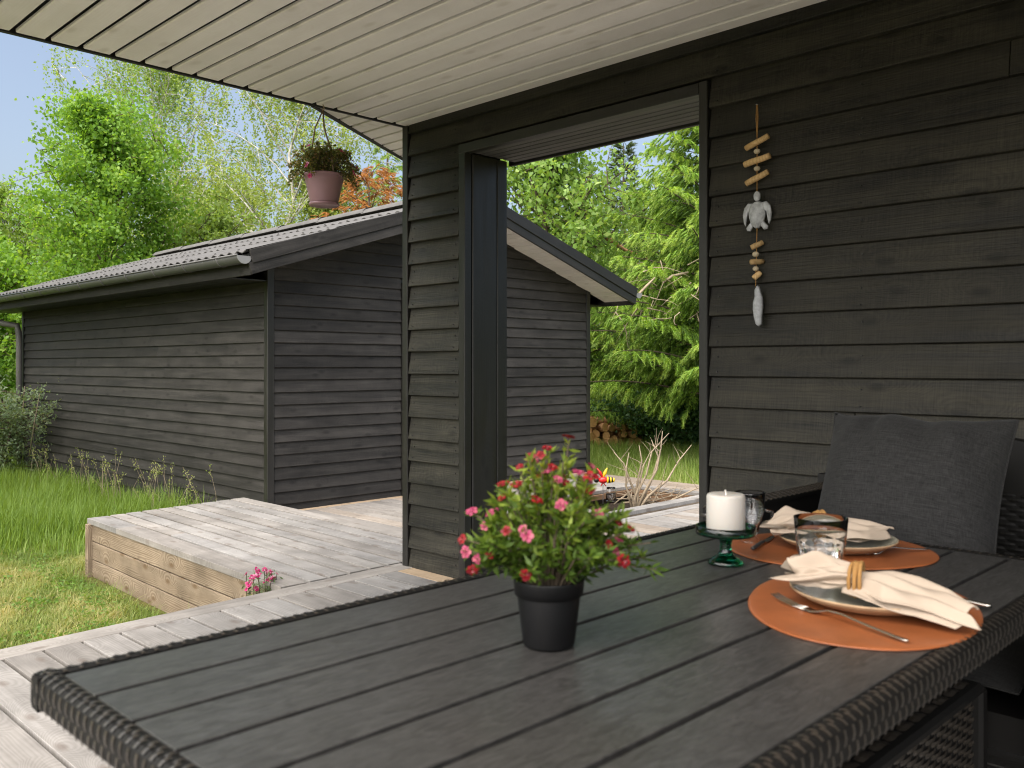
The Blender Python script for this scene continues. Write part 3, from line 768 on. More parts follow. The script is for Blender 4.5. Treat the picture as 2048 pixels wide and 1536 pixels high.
broadleaf('birch_tree', 'tall weeping birch rising highest behind the shed roof, left of the hanging basket', at(318, 22), 9.6, 1.95, .28, 'leaf_birch', 'bark_birch', 40, 7, 14, (.066, .048), .15, 1.1, .75, .05, top=.8)
broadleaf('birch_tree', 'pale yellowish weeping birch directly behind the hanging basket', at(575, 20), 8.6, 2.15, .22, 'leaf_birch_pale', 'bark_birch', 40, 7, 16, (.064, .046), .15, 1.2, .6, .07, top=.85)
broadleaf('birch_tree', 'thin sparse birch at the left edge of the picture', at(0, 20), 5.7, 1.2, .2, 'leaf_birch', 'bark_birch', 24, 6, 8, (.075, .055), .12, .8, .6, .06, top=.85)
broadleaf('maple_tree', 'bright green bushy maple in front of the birches, left behind the shed', at(205, 16.5), 6.35, 1.25, .14, 'leaf_maple', 'bark_dark', 46, 9, 30, (.078, .066), .18, 0, .55, .0, top=.85, trunk=.07)
broadleaf('maple_tree', 'lower green tree between maple and pale birch, just above the shed roof', at(420, 18.5), 4.6, 1.5, .15, 'leaf_birch', 'bark_dark', 36, 8, 22, (.075, .058), .18, 0, .5, .02, top=.9)
broadleaf('garden_tree', 'green tree showing through between pale birch and rust-brown conifer', at(660, 21), 5.9, 1.5, .15, 'leaf_birch_pale', 'bark_dark', 34, 8, 16, (.09, .07), .17, 0, .5, .03, top=.9)
broadleaf('garden_tree', 'bright leafy tree beyond the downpipe at the far end of the shed', at(-40, 18.5), 4.0, 1.5, .06, 'leaf_maple', 'bark_dark', 36, 8, 20, (.10, .085), .17, 0, .45, .02, top=.8)
broadleaf('garden_tree', 'hazy green tree far behind the thin birch', at(95, 27), 5.6, 2.2, .15, 'leaf_birch', 'bark_dark', 32, 8, 14, (.11, .085), .24, .6, .5, .03, top=.9)
broadleaf('garden_tree', 'broad pale tree far behind the tall birch', at(440, 28), 7.0, 2.6, .18, 'leaf_birch_pale', 'bark_birch', 30, 7, 8, (.11, .08), .24, .9, .55, .05, top=.9)
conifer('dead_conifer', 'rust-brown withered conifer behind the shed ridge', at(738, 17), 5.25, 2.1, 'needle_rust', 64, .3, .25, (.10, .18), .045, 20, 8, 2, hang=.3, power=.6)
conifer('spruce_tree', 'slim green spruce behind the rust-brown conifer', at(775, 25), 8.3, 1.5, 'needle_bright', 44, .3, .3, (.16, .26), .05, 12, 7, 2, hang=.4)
# seen through the passage
broadleaf('garden_tree', 'leafy green tree above the shed ridge, seen through the passage', at(1105, 14.5), 5.35, 1.35, .2, 'leaf_mid', 'bark_dark', 44, 9, 16, (.105, .06), .16, 0, .5, .03, top=.85)
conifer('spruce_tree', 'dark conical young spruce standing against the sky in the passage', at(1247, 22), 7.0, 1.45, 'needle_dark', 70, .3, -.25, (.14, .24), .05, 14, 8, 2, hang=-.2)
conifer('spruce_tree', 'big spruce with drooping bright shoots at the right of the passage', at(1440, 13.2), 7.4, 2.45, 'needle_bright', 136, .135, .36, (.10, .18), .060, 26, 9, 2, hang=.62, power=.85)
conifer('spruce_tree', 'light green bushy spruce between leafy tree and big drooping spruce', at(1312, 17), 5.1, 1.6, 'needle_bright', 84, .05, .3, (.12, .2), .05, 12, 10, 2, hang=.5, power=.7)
broadleaf('garden_tree', 'hazy tree far behind, filling the passage view', at(1180, 27), 5.6, 2.6, .08, 'leaf_birch_pale', 'bark_dark', 34, 8, 16, (.13, .09), .26, 0, .5, .03, top=.9)
broadleaf('garden_tree', 'mid green tree far behind the big drooping spruce', at(1390, 24), 5.2, 2.3, .06, 'leaf_mid', 'bark_dark', 34, 8, 16, (.13, .09), .26, 0, .5, .03, top=.9)
broadleaf('ivy_shrub', 'dark glossy evergreen thicket behind the log pile', at(1265, 18.6), 1.42, 1.35, .02, 'leaf_dark', 'bark_dark', 44, 9, 26, (.085, .06), .15, 0, .35, .0, cat='shrub', top=.55, trunk=.03)
broadleaf('ivy_shrub', 'dark evergreen thicket under the big spruce', at(1385, 16.0), 1.25, 1.15, .02, 'leaf_dark', 'bark_dark', 40, 9, 26, (.08, .055), .15, 0, .35, .0, cat='shrub', top=.55, trunk=.03)
broadleaf('willow_shrub', 'grey-green shrub growing in front of the shed downpipe', (3.50, 12.9, GZ), .80, .62, .05, 'leaf_sage', 'bark_dark', 30, 8, 12, (.055, .024), .075, 0, .55, .0, cat='shrub', top=.75, trunk=.014)
tw = empty('bare_twig', (3.7, 12.4, GZ), label='thin bare twigs sticking up above the grey-green shrub', cat='twig')
MB().tube([(3.72, 12.7, 0), (3.75, 12.55, .55), (3.74, 12.45, .88)], [.008, .006, .003], 5).tube([(3.72, 12.2, 0), (3.72, 12.0, .45), (3.70, 11.75, .80)], [.008, .006, .003], 5).build('stem', 'dead_wood', tw, True)

# unseen trees added left of the view to shade the long shed wall
broadleaf('garden_tree', 'broad green tree out of view, added to shade the long shed wall', (-2.4, 10.2, GZ), 7.5, 2.7, .12, 'leaf_maple', 'bark_dark', 36, 8, 12, (.16, .13), .28, 0, .45, .02, top=.8)
broadleaf('garden_tree', 'second unseen green tree, added to shade the far end of the shed', (-1.2, 15.0, GZ), 7.5, 2.4, .12, 'leaf_mid', 'bark_dark', 36, 8, 12, (.16, .13), .28, 0, .45, .02, top=.8)

# a dense belt of wood closing the view, one mass
nb_ = 260000
a_ = rng.uniform(R(-8), R(98), nb_); rr = rng.uniform(31, 37, nb_); hm = 2.6 + 1.6 * np.sin(a_ * 9) * np.sin(a_ * 23 + 1) + .6 * np.sin(a_ * 61)
P = np.stack([rr * np.cos(a_), rr * np.sin(a_), GZ + rng.uniform(0, 1, nb_) ** .8 * hm], 1)
V, F = leaf_geo(P, rdir(nb_, -.3), rng.uniform(.12, .22, nb_), rng.uniform(.10, .16, nb_))
tag(np_mesh('woodland', V, F, 'leaf_mid', None, np.clip(.5 + .35 * np.sin(a_ * 31) * np.cos(P[:, 2] * 2) + rng.normal(size=nb_) * .2, 0, 1)), 'far belt of green wood closing the garden', 'woodland', kind='stuff')

# ---- grass
def blades(P, h, w, lean, rnd, name, mat, label, seg=3):
    n = len(P); d = rng.normal(size=(n, 2)); d /= np.linalg.norm(d, axis=1, keepdims=True)
    sx_ = np.stack([-d[:, 1], d[:, 0], np.zeros(n)], 1); dr = np.concatenate([d, np.zeros((n, 1))], 1)
    rows = []
    for k in range(seg + 1):
        t_ = k / seg; c = P + np.array([0, 0, 1]) * (h * (t_ - .25 * lean * t_ ** 2))[:, None] + dr * (h * lean * t_ ** 2)[:, None]
        ww = (w * (1 - t_) ** .7 * .5)[:, None]
        rows += [c - sx_ * ww, c + sx_ * ww] if k < seg else [c]
    V = np.stack(rows, 1); m = V.shape[1]; V = V.reshape(-1, 3)
    base = (np.arange(n) * m)[:, None]; Fq = []
    for k in range(seg - 1): Fq += [base + np.array([[2 * k, 2 * k + 1, 2 * k + 2]]), base + np.array([[2 * k + 1, 2 * k + 3, 2 * k + 2]])]
    Fq.append(base + np.array([[2 * seg - 2, 2 * seg - 1, 2 * seg]]))
    F = np.stack(Fq, 1).reshape(-1, 3); rn = np.repeat(rnd, len(Fq))
    return tag(np_mesh(name, V, F, mat, None, rn), label, 'grass', kind='stuff')
def fld(x, y, s=1.): return .5 + .5 * np.sin(x * 2.1 * s + 1.3 * np.sin(y * 1.7 * s)) * np.cos(y * 2.6 * s + .8 * np.sin(x * 3.1 * s))
def free(x, y):
    """Where the lawn is open: not under decks, platform, house or shed."""
    k = ~((x < 3.3) & (y < edge_y(x) + .16)) & ~((x > 2.40) & (x < 3.9) & (y < 7.12)) & ~((x > 3.3) & (x < 8.36) & (y < 7.05)) & ~((x > SX0 - .03) & (x < SX1 + .03) & (y > 7.0) & (y < SY1 + .05))
    return k
n = 170000
x = rng.uniform(.6, 4.1, n); y = rng.uniform(4.1, 9.2, n); k = free(x, y) & (y > .72 * x + 2.2); x, y = x[k], y[k]
dry = np.clip(1.35 - np.abs(y - 6.4 - .35 * (x - 2)) * .55 - .2 * (x - 2), 0, 1) * .55 + .45 * fld(x, y, 1.7) + rng.normal(size=len(x)) * .16
clump = fld(x * 1.9, y * 2.1, 5.3) * fld(y + 2, x, 3.1)
near = np.clip(1 - np.minimum(np.abs(x - 2.42) * 5 + (y > 7.1) * 9, np.abs(y - edge_y(x) - .15) * 6), 0, 1)
hh = rng.uniform(.025, .07, len(x)) * (.7 + 1.1 * clump) * (1 + 1.4 * near * rng.uniform(0, 1, len(x)))
dry = dry - .5 * near + .30 * (clump - .3)
blades(np.stack([x, y, np.full(len(x), GZ)], 1), hh, rng.uniform(.0035, .006, len(x)), rng.uniform(.3, 1.6, len(x)), np.clip(dry * .95, 0, 1), 'grass', 'grass_blade', 'short sun-bleached lawn beside the platform', 2)
n = 75000
x = rng.uniform(-.5, 4.06, n); y = rng.uniform(6.9, 14.6, n)
den = np.clip((y - 7.6 + .55 * (x - 2.6)) * 1.3, 0, 1); k = free(x, y) & (rng.uniform(0, 1, n) < den) & (y > .9 * x + 3.2) & (x > .3 * y - 1.2); x, y = x[k], y[k]; den = den[k]
hh = rng.uniform(.14, .40, len(x)) * (.45 + .55 * den) * (.75 + .5 * fld(x, y, .9))
blades(np.stack([x, y, np.full(len(x), GZ)], 1), hh, rng.uniform(.006, .012, len(x)), rng.uniform(.1, .75, len(x)), np.clip(.45 * rng.uniform(0, 1, len(x)) + .4 * fld(x, y, 1.3) * rng.uniform(0, 1, len(x)) + .25 * (np.abs(y - 7.6) < .5) * rng.uniform(0, 1, len(x)), 0, 1), 'tall_grass', 'grass_tall', 'tall fresh green grass along the long shed wall')
n = 60000
x = rng.uniform(-1, 9, n); y = rng.uniform(14., 26, n); k = (x < .62 * y - 2.0) | (x < 4); x, y = x[k], y[k]
blades(np.stack([x, y, np.full(len(x), GZ)], 1), rng.uniform(.25, .6, len(x)), rng.uniform(.012, .022, len(x)), rng.uniform(.1, .6, len(x)), np.clip(rng.uniform(0, .8, len(x)), 0, 1), 'meadow_grass', 'grass_tall', 'rough meadow grass beyond the far end of the shed', 2)
n = 90000
x = rng.uniform(8.36, 17, n); y = rng.uniform(3.5, 14, n); k = (y > .50 * x) & (y < 1.0 * x); x, y = x[k], y[k]
blades(np.stack([x, y, np.full(len(x), GZ)], 1), rng.uniform(.14, .36, len(x)), rng.uniform(.007, .014, len(x)), rng.uniform(.1, .6, len(x)), np.clip(.30 + .55 * rng.uniform(0, 1, len(x)) + .35 * np.clip(1 - (x - 8.4) / 1.2, 0, 1), 0, 1), 'meadow_grass', 'grass_tall', 'yellow-green meadow grass behind the lower deck', 2)
# low weeds and clover among the lawn
n = 5200
cx_ = rng.uniform(1.0, 2.5, 60); cy_ = rng.uniform(4.3, 8.2, 60); k = rng.integers(0, 60, n)
x = cx_[k] + rng.normal(size=n) * .07; y = cy_[k] + rng.normal(size=n) * .07; q = free(x, y); x, y = x[q], y[q]
P = np.stack([x, y, GZ + rng.uniform(.012, .055, len(x))], 1); ax = rdir(len(x)); ax[:, 2] *= .25; ax = unit(ax)
V, F = leaf_geo(P, ax, rng.uniform(.014, .034, len(x)), rng.uniform(.010, .02, len(x)), .1)
tag(np_mesh('lawn_weeds', V, F, 'leaf_mid', None, rng.uniform(0, .6, len(x))), 'low broad-leaved weeds scattered in the lawn', 'weeds', kind='stuff')
# flowering stems along the shed wall
SEEDS = []
for i in range(60):
    y = random.uniform(7.5, 12.6); x = min(4.02, 3.98 - abs(random.gauss(0, .18)))
    if not free(np.array([x]), np.array([y]))[0]: continue
    h = random.uniform(.34, .66); lx, ly = random.gauss(0, .10), random.gauss(0, .10); SEEDS.append((x, y, h, lx, ly))
sg = MB(); sv_ = []
for (x, y, h, lx, ly) in SEEDS:
    pts = [(x, y, GZ), (x + lx * .4, y + ly * .4, GZ + h * .6), (x + lx, y + ly, GZ + h)]
    sg.tube(pts, [.0022, .0018, .001], 4, False)
    for k in range(14):
        u = random.uniform(.78, 1.); sv_.append((x + lx * u + random.gauss(0, .012), y + ly * u + random.gauss(0, .012), GZ + h * u))
so_ = sg.build('seed_stems', 'dead_wood', None, fix=False); tag(so_, 'thin flowering grass stems in front of the shed wall', 'grass', kind='stuff')
P = np.array(sv_); V, F = leaf_geo(P, rdir(len(P), .8), rng.uniform(.015, .03, len(P)), np.full(len(P), .008))
sp_ = np_mesh('seed_heads', V, F, 'grass_tall', so_, rng.uniform(.6, 1, len(P)))

# ================================================================== THE TABLE
TZ = .73; TX0, TX1, TY0, TY1 = .434, 2.140, .484, 1.290
table = empty('garden_table', (1.28, .89, 0), label='long dark grey slatted garden table with a woven rattan rim', cat='table')
ns = 7; pw = (TY1 - TY0) / ns
for i in range(ns):
    yc = TY0 + pw * (i + .5)
    board('table_slat', table, 'table_slat_grey', (TX0 + .002, yc, TZ - .010), (TX1 - .002, yc, TZ - .010), (0, 1, 0), pw - .0105, .020, .0010)
MB().box(TX0 - .004, TX1 + .004, TY0 - .004, TY1 + .004, TZ - .05, TZ - .034).build('frame', 'rattan_core', table)
RW, RH = .032, .052
def weave_rim(p0, p1, outv, name='woven_rim'):
    """A rounded rim bar wrapped with strands: two staggered rows on top, two on the outer face."""
    p0, p1, o = Vector(p0), Vector(p1), Vector(outv); d = (p1 - p0); L = d.length; d.normalize(); up = Vector((0, 0, 1))
    m = MB(); prof = [(0, -.002), (.008, .000), (.019, -.0005), (.025, -.006), (.027, -.014), (.027, -.038), (.023, -.045), (.0, -.047)]
    for q in (p0, p1):
        for a, b in prof: m.v.append(tuple(q + o * a + up * b))
    k = len(prof); m.f += [(i, (i + 1) % k, k + (i + 1) % k, k + i) for i in range(k)] + [tuple(range(k)), tuple(reversed(range(k, 2 * k)))]
    bar = m.build(name, 'rattan_core', table)
    w = MB(); n = int(L / .0105)
    for i in range(n):
        c = p0 + d * (L * (i + .5) / n + random.uniform(-.0010, .0010)) + up * random.uniform(-.0006, .0004); hw = .0031 * random.uniform(.8, 1.15)
        if i % 2:
            arch(w, c + o * .0070 + up * .0008, d * hw, (o - up * .03).normalized() * .0070, up * .0014)
            arch(w, c + o * .0272 - up * .0155, d * hw, up * .0105, o * .0016)
        else:
            arch(w, c + o * .0185 + up * .0002, d * hw, (o - up * .35).normalized() * .0075, (up + o * .3) * .0014)
            arch(w, c + o * .0272 - up * .0340, d * hw, up * .0100, o * .0016)
    wo = w.build('weave', 'rattan', bar); wo['kind'] = 'stuff'
    return bar
def arch(m, c, ax, ay, az):
    """A strand bulging over and back under: low at its ends, high in the middle."""
    vs = []
    for v in (-1, -.5, 0, .5, 1):
        hgt = 1 - v * v * 1.3
        for u in (-1, 1): vs.append(c + ax * u * .92 + ay * v + az * (hgt - .35))
        vs.append(c + ay * v + az * hgt)
    fs = []
    for i in range(4):
        a = i * 3; b = a + 3; fs += [(a, a + 2, b + 2, b), (a + 2, a + 1, b + 1, b + 2)]
    m.add(vs, fs)
weave_rim((TX0 - .002, TY0 - .03, TZ + .002), (TX0 - .002, TY1 + .03, TZ + .002), (-1, 0, 0))
weave_rim((TX1 + .002, TY0 - .03, TZ + .002), (TX1 + .002, TY1 + .03, TZ + .002), (1, 0, 0))
weave_rim((TX0 - .03, TY0 - .002, TZ + .002), (TX1 + .03, TY0 - .002, TZ + .002), (0, -1, 0))
weave_rim((TX0 - .03, TY1 + .002, TZ + .002), (TX1 + .03, TY1 + .002, TZ + .002), (0, 1, 0))
for x, i_ in ((TX0 + .22, .14), (TX1 - .02, .02)):
    for y in (TY0 + i_, TY1 - i_):
        board('leg', table, 'rattan_core', (x, y, 0.002), (x, y, TZ - .045), (1, 0, 0), .07, .07, .006)

def woven_panel(parent, p, ex, ez, nx, nz, nrm, name='woven_panel', strand='rattan'):
    """Basket weave: flat backing plus strands that bulge between the stakes, shifted row by row."""
    p, ex, ez, nrm = map(Vector, (p, ex, ez, nrm)); m = MB(); m.obox(p + ex / 2 + ez / 2 - nrm * .006, ex / 2, ez / 2, nrm * .005)
    b = m.build(name, 'rattan_core', parent); w = MB()
    for j in range(nz):
        for i in range(nx):
            if (i + j) % 2: continue
            arch(w, p + ex * ((i + .5) / nx) + ez * ((j + .5) / nz), ez * (.42 / nz), ex * (.95 / nx), nrm * .004)
    wo = w.build('weave', strand, b); wo['kind'] = 'stuff'
    return b

# ---- woven footstool pushed under the table
st = empty('rattan_stool', (1.78, .85, 0), label='low woven rattan stool pushed under the near edge of the table', cat='stool')
X0, X1, Y0, Y1, Z1 = 1.36, 2.10, .655, 1.08, .46
woven_panel(st, (X0, Y0, .06), (X1 - X0, 0, 0), (0, 0, Z1 - .08), 24, 30, (0, -1, 0), 'front_panel')
woven_panel(st, (X0, Y1, .06), (0, Y0 - Y1, 0), (0, 0, Z1 - .08), 14, 30, (-1, 0, 0), 'side_panel')
woven_panel(st, (X1, Y0, .06), (0, Y1 - Y0, 0), (0, 0, Z1 - .08), 14, 30, (1, 0, 0), 'side_panel')
woven_panel(st, (X0, Y0, Z1), (X1 - X0, 0, 0), (0, Y1 - Y0, 0), 24, 16, (0, 0, 1), 'top_panel')
for x in (X0, X1):
    for y in (Y0, Y1): board('leg', st, 'rattan_core', (x, y, .002), (x, y, Z1 - .01), (1, 0, 0), .04, .04, .008)
board('top_rail', st, 'rattan_core', (X0, Y0 - .004, Z1 - .012), (X1, Y0 - .004, Z1 - .012), (0, 0, 1), .026, .03, .008)

# ---- armchair at the head of the table
ch = empty('rattan_armchair', (2.50, .92, 0), label='black woven armchair at the wall end of the table', cat='chair')
CY0, CY1 = .46, 1.385
def arm(y):
    m = MB(); prof = []
    pts = [(2.10, y, .02), (2.075, y, .40), (2.075, y, .735), (2.10, y, .765), (2.45, y, .775), (2.86, y, .785)]
    a = MB().obox((2.485, y, .40), (.38, 0, 0), (0, .030, 0), (0, 0, .355)).build('arm', 'rattan_core', ch)
    woven_panel(a, (2.098, y + .036, .04), (0, -.072, 0), (0, 0, .72), 4, 60, (-1, 0, 0))
    woven_panel(a, (2.10, y - .036, .764), (.78, 0, 0), (0, .072, 0), 56, 5, (0, 0, 1))
arm(CY1 - .075); arm(CY0 + .045)
bk = MB(); n = 12
for i in range(n + 1):
    u = i / n; y = CY0 + (CY1 - CY0) * u; zt = .785 + .16 * math.sin(math.pi * u) ** .7
    if y > 1.12: zt = .785
    for x, z in ((2.80, .05), (2.87, .05), (2.93, zt), (2.86, zt)): bk.v.append((x, y, z))
bk.f = [(4 * i + k, 4 * i + (k + 1) % 4, 4 * i + 4 + (k + 1) % 4, 4 * i + 4 + k) for i in range(n) for k in range(4)] + [(0, 1, 2, 3), (4 * n + 3, 4 * n + 2, 4 * n + 1, 4 * n)]
bo = bk.build('backrest', 'rattan_core', ch)
woven_panel(bo, (2.80, CY1 - .06, .42), (0, CY0 - CY1 + .12, 0), (.05, 0, .36), 30, 26, (-1, 0, .1), strand='rattan_core')
MB().box(2.16, 2.82, CY0 + .09, CY1 - .09, .30, .38).build('seat', 'rattan_core', ch)
for x in (2.12, 2.84):
    for y in (CY0 + .045, CY1 - .045): board('leg', ch, 'rattan', (x, y, .002), (x, y, .10), (1, 0, 0), .05, .05, .006)

# ---- cushions
def pillow(name, label, w, h, t, mat, loc, M3, seed, wr=.012, cat='cushion'):
    r_ = random.Random(seed); n = 44; b = MB(); vs = {}
    fold = [(r_.uniform(-.9, .9), r_.uniform(.4, 1.), r_.uniform(8, 14), r_.uniform(0, 6)) for _ in range(7)]
    for s in (1, -1):
        for j in range(n + 1):
            for i in range(n + 1):
                u, v = -1 + 2 * i / n, -1 + 2 * j / n
                if s < 0 and (i in (0, n) or j in (0, n)): vs[(s, i, j)] = vs[(1, i, j)]; continue
                pin = 1 - .07 * (1 - v * v) * abs(u) ** 3; pin2 = 1 - .07 * (1 - u * u) * abs(v) ** 3
                z = s * t * ((1 - abs(u) ** 2.4) * (1 - abs(v) ** 2.4)) ** .6
                ed = (1 - abs(u)) * (1 - abs(v))
                f = 0
                for a, k, fr, ph in fold: f += math.sin(fr * (u - a) + ph + v * 2) * math.exp(-((u - a) * 4) ** 2) * k * max(0, v + .15) ** 1.3
                f += .5 * math.sin(9 * u * v + seed) * max(0, abs(u * v) - .25)
                z += s * wr * f * min(1, ed * 9)
                zz = v + .035 * math.sin(5.5 * u + seed) * max(0, v) ** 4
                vs[(s, i, j)] = len(b.v); b.v.append((u * w / 2 * pin, zz * h / 2 * pin2, z))
        for j in range(n):
            for i in range(n):
                q = (vs[(s, i, j)], vs[(s, i + 1, j)], vs[(s, i + 1, j + 1)], vs[(s, i, j + 1)]); b.f.append(q if s > 0 else q[::-1])
    o = b.build(name, mat, None, True); tag(o, label, cat)
    mt = M3.to_4x4(); mt.translation = loc; o.matrix_world = mt
    ring = [Vector(b.v[vs[(1, i, 0)]]) for i in range(n + 1)] + [Vector(b.v[vs[(1, n, j)]]) for j in range(1, n + 1)] + [Vector(b.v[vs[(1, i, n)]]) for i in range(n - 1, -1, -1)] + [Vector(b.v[vs[(1, 0, j)]]) for j in range(n - 1, -1, -1)]
    p = MB(); p.tube(ring, .0028, 5, False); po = p.build('piping', mat, o, True, loc=(0, 0, 0))
    return o
vdir = Vector((.42, .0, .91)).normalized()               # up the cushion, leaning back
wdir = Vector((.06, -1, -.03)); wdir = (wdir - vdir * wdir.dot(vdir)).normalized()
pillow('back_cushion', 'charcoal grey cushion leaning in the black armchair', .475, .46, .165, 'cushion_fabric', Vector((2.440, .930, .80)), Matrix((wdir, vdir, wdir.cross(vdir))).transposed(), 3, .024)
pillow('seat_cushion', 'flat dark seat cushion on the black armchair', .66, .62, .05, 'cushion_fabric', Vector((2.48, .92, .43)), Matrix(((0, -1, 0), (1, 0, 0), (0, 0, 1))).transposed(), 8, .004)

# ================================================================== ON THE TABLE
# ---- flower pot
fp = (.993, .905, TZ + .001)
pot = empty('flower_pot', fp, label='black plastic pot of red and pink flowers on the table', cat='flower pot')
m = MB(); m.lathe([(0, 0), (.036, 0), (.039, .004), (.0475, .074), (.0475, .076), (.0515, .077), (.0535, .098), (.0535, .100), (.0505, .100), (.0485, .080), (.0445, .078), (.040, .03), (0, .03)], 40, fp)
m.build('pot', 'black_plastic', pot, True)
m = MB(); m.lathe([(0, .088), (.0485, .088)], 24, fp); m.build('soil', 'soil', pot)
stems = MB(); LP = []; LA = []; LR = []; heads = []
r_ = random.Random(21)
for i in range(116):
    a = r_.uniform(0, 2 * math.pi); u = math.sqrt(r_.random()); out = .135 * u ** 1.15; top = .105 + .12 * (1 - u ** 2.4) + .075 * r_.random() * (1 - .3 * u)
    if i < 8: out *= .55; top = .225 + .035 * r_.random()
    if i == 8: a = -.3; out = .035; top = .305
    if 8 < i < 14: a = R(-45) + r_.gauss(0, .25); out = .12 + .05 * r_.random(); top = .11 + .06 * r_.random()
    p0 = Vector((fp[0] + .03 * u * math.cos(a), fp[1] + .03 * u * math.sin(a), fp[2] + .088))
    p2 = Vector((fp[0] + out * math.cos(a), fp[1] + out * math.sin(a), fp[2] + top)); p1 = p0.lerp(p2, .5) + Vector((0, 0, .022))
    pts = [p0, p1, p2]; stems.tube(pts, [.0016, .0013, .001], 4, False)
    d = (p2 - p1).normalized()
    for k in range(50):
        q = along(pts, .18 + .81 * r_.random()); 
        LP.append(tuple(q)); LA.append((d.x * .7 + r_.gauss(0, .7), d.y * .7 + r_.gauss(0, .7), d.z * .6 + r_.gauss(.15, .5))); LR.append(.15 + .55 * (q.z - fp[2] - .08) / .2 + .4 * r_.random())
    if (r_.random() < .55 and not 8 < i < 14) or i == 8: heads.append((p2, d))
stems.build('stems', 'bark_dark', pot, False, fix=False)
LP, LA, LR = np.array(LP), unit(np.array(LA)), np.clip(np.array(LR), 0, 1)
V, F = leaf_geo(LP, LA, rng.uniform(.012, .026, len(LP)), rng.uniform(.004, .007, len(LP))); np_mesh('foliage', V, F, 'pot_leaf', pot, LR)
def blossom(parent, p, d, r, mat, name='flower', npet=6):
    d = Vector(d).normalized(); u = d.orthogonal().normalized(); w = d.cross(u); m = MB(); rn = []
    for ring, (rr, up, nn2) in enumerate(((1., .25, npet), (.6, .6, npet - 1))):
        for k in range(nn2):
            a = 2 * math.pi * (k + .5 * ring) / nn2 + random.uniform(-.2, .2); e = u * math.cos(a) + w * math.sin(a); sde = d.cross(e); L = r * rr * random.uniform(.8, 1.15)
            m.add([p + e * L * .08, p + e * L * .65 + sde * L * .42 + d * L * up * .8, p + e * L * 1.0 + sde * L * .2 + d * L * up * .6, p + e * L * 1.04 - sde * L * .18 + d * L * up * .5, p + e * L * .65 - sde * L * .42 + d * L * up * .85], [(0, 1, 2, 3, 4)])
            rn.append(random.random())
    o = m.build(name, mat, parent, False, fix=False); at_ = o.data.attributes.new('rnd', 'FLOAT', 'FACE'); at_.data.foreach_set('value', rn); return o
hd = heads[:60]
for i, (p, d) in enumerate(hd):
    blossom(pot, p + d * .004, d + Vector((random.gauss(0, .4), random.gauss(0, .4), random.gauss(.2, .3))) + Vector((-.5, -.5, 0)), random.uniform(.0070, .0120), 'petal_red' if (i * 7) % 10 < 6 or p.z > fp[2] + .29 else 'petal_pink')

# ---- candle on a green glass stand
cp = (1.66, 1.008, TZ + .001)
m = MB(); m.lathe([(0, .004), (.012, .004), (.030, .001), (.037, .0), (.038, .004), (.034, .009), (.018, .018), (.0125, .028), (.0115, .040), (.014, .050), (.020, .056), (.052, .060), (.060, .062), (.062, .066), (.062, .080), (.059, .081), (.057, .079), (.0565, .068), (0, .067)], 64, cp)
for i in range(len(m.v)):                                # ribbed collar
    x, y, z = m.v[i]; a = math.atan2(y - cp[1], x - cp[0]); rr = math.hypot(x - cp[0], y - cp[1])
    if rr > .0595: f = 1 + .014 * (1 if int(round(a / (2 * math.pi) * 64)) % 2 else -1); m.v[i] = (cp[0] + (x - cp[0]) * f, cp[1] + (y - cp[1]) * f, z)
tag(m.build('candle_stand', 'green_glass', None, True), 'dark green ribbed glass stand carrying the candle', 'candle stand')
cd = empty('candle', (cp[0], cp[1], cp[2] + .068), label='thick white pillar candle on the green glass stand', cat='candle')
MB().lathe([(0, .069), (.036, .069), (.0385, .071), (.0400, .075), (.0400, .141), (.0385, .1455), (.035, .1475), (.010, .1455), (0, .1445)], 48, cp).build('wax', 'wax', cd, True)
MB().tube([(cp[0], cp[1], cp[2] + .144), (cp[0] + .001, cp[1], cp[2] + .150), (cp[0] - .001, cp[1] + .001, cp[2] + .155)], .0017, 6).build('wick', 'wick', cd)

# ---- glasses
def tumbler(name, label, p, r0, r1, h, split, facets=12):
    """Thick tumbler: faceted lower part, plain rim; outer and inner wall."""
    m = MB(); n = 48; zs = [0, .004, h * .25, h * split - .006, h * split, h * split + .004, h * .8, h - .001]
    rad = lambda z: r0 + (r1 - r0) * (z / h) ** .8
    prof = []
    for z in zs:
        f = 1.0 if z < h * split else 1.015
        prof.append((rad(z) * f * (.93 if z == 0 else 1), z))
    prof += [(rad(h) * 1.01, h), (rad(h) * .965, h)] + [(rad(z) * .970, z) for z in (h * .8, h * split, h * .3, .016)] + [(.0, .013)]
    m.lathe([(0, 0)] + prof, n, p)
    for i in range(len(m.v)):
        x, y, z = m.v[i]; zz = z - p[2]; rr = math.hypot(x - p[0], y - p[1])
        if rr > rad(zz) * .97 and .003 < zz < h * split - .001:
            a = math.atan2(y - p[1], x - p[0]); f = math.cos(math.pi / facets) / math.cos((a % (2 * math.pi / facets)) - math.pi / facets); f = .94 + .06 * (1 - (1 - f) * 20)
            m.v[i] = (p[0] + (x - p[0]) * f, p[1] + (y - p[1]) * f, z)
    return tag(m.build(name, 'clear_glass', None, True), label, 'glass')
tumbler('drinking_glass', 'faceted clear tumbler between the two place settings', (1.665, .800, TZ + .001), .036, .0505, .122, .58)
lg = (1.895, 1.085, TZ + .001)
m = MB(); m.lathe([(0, 0), (.024, 0), (.026, .003), (.022, .008), (.0135, .014), (.013, .018), (.020, .030), (.027, .058), (.029, .066), (.0315, .070), (.0345, .116), (.0350, .120), (.0335, .120), (.0315, .080), (.026, .060), (.018, .034), (.010, .026), (0, .024)], 40, lg)
o = tag(m.build('latte_glass', 'clear_glass', None, True), 'tall clear handled glass just behind the white candle', 'glass')
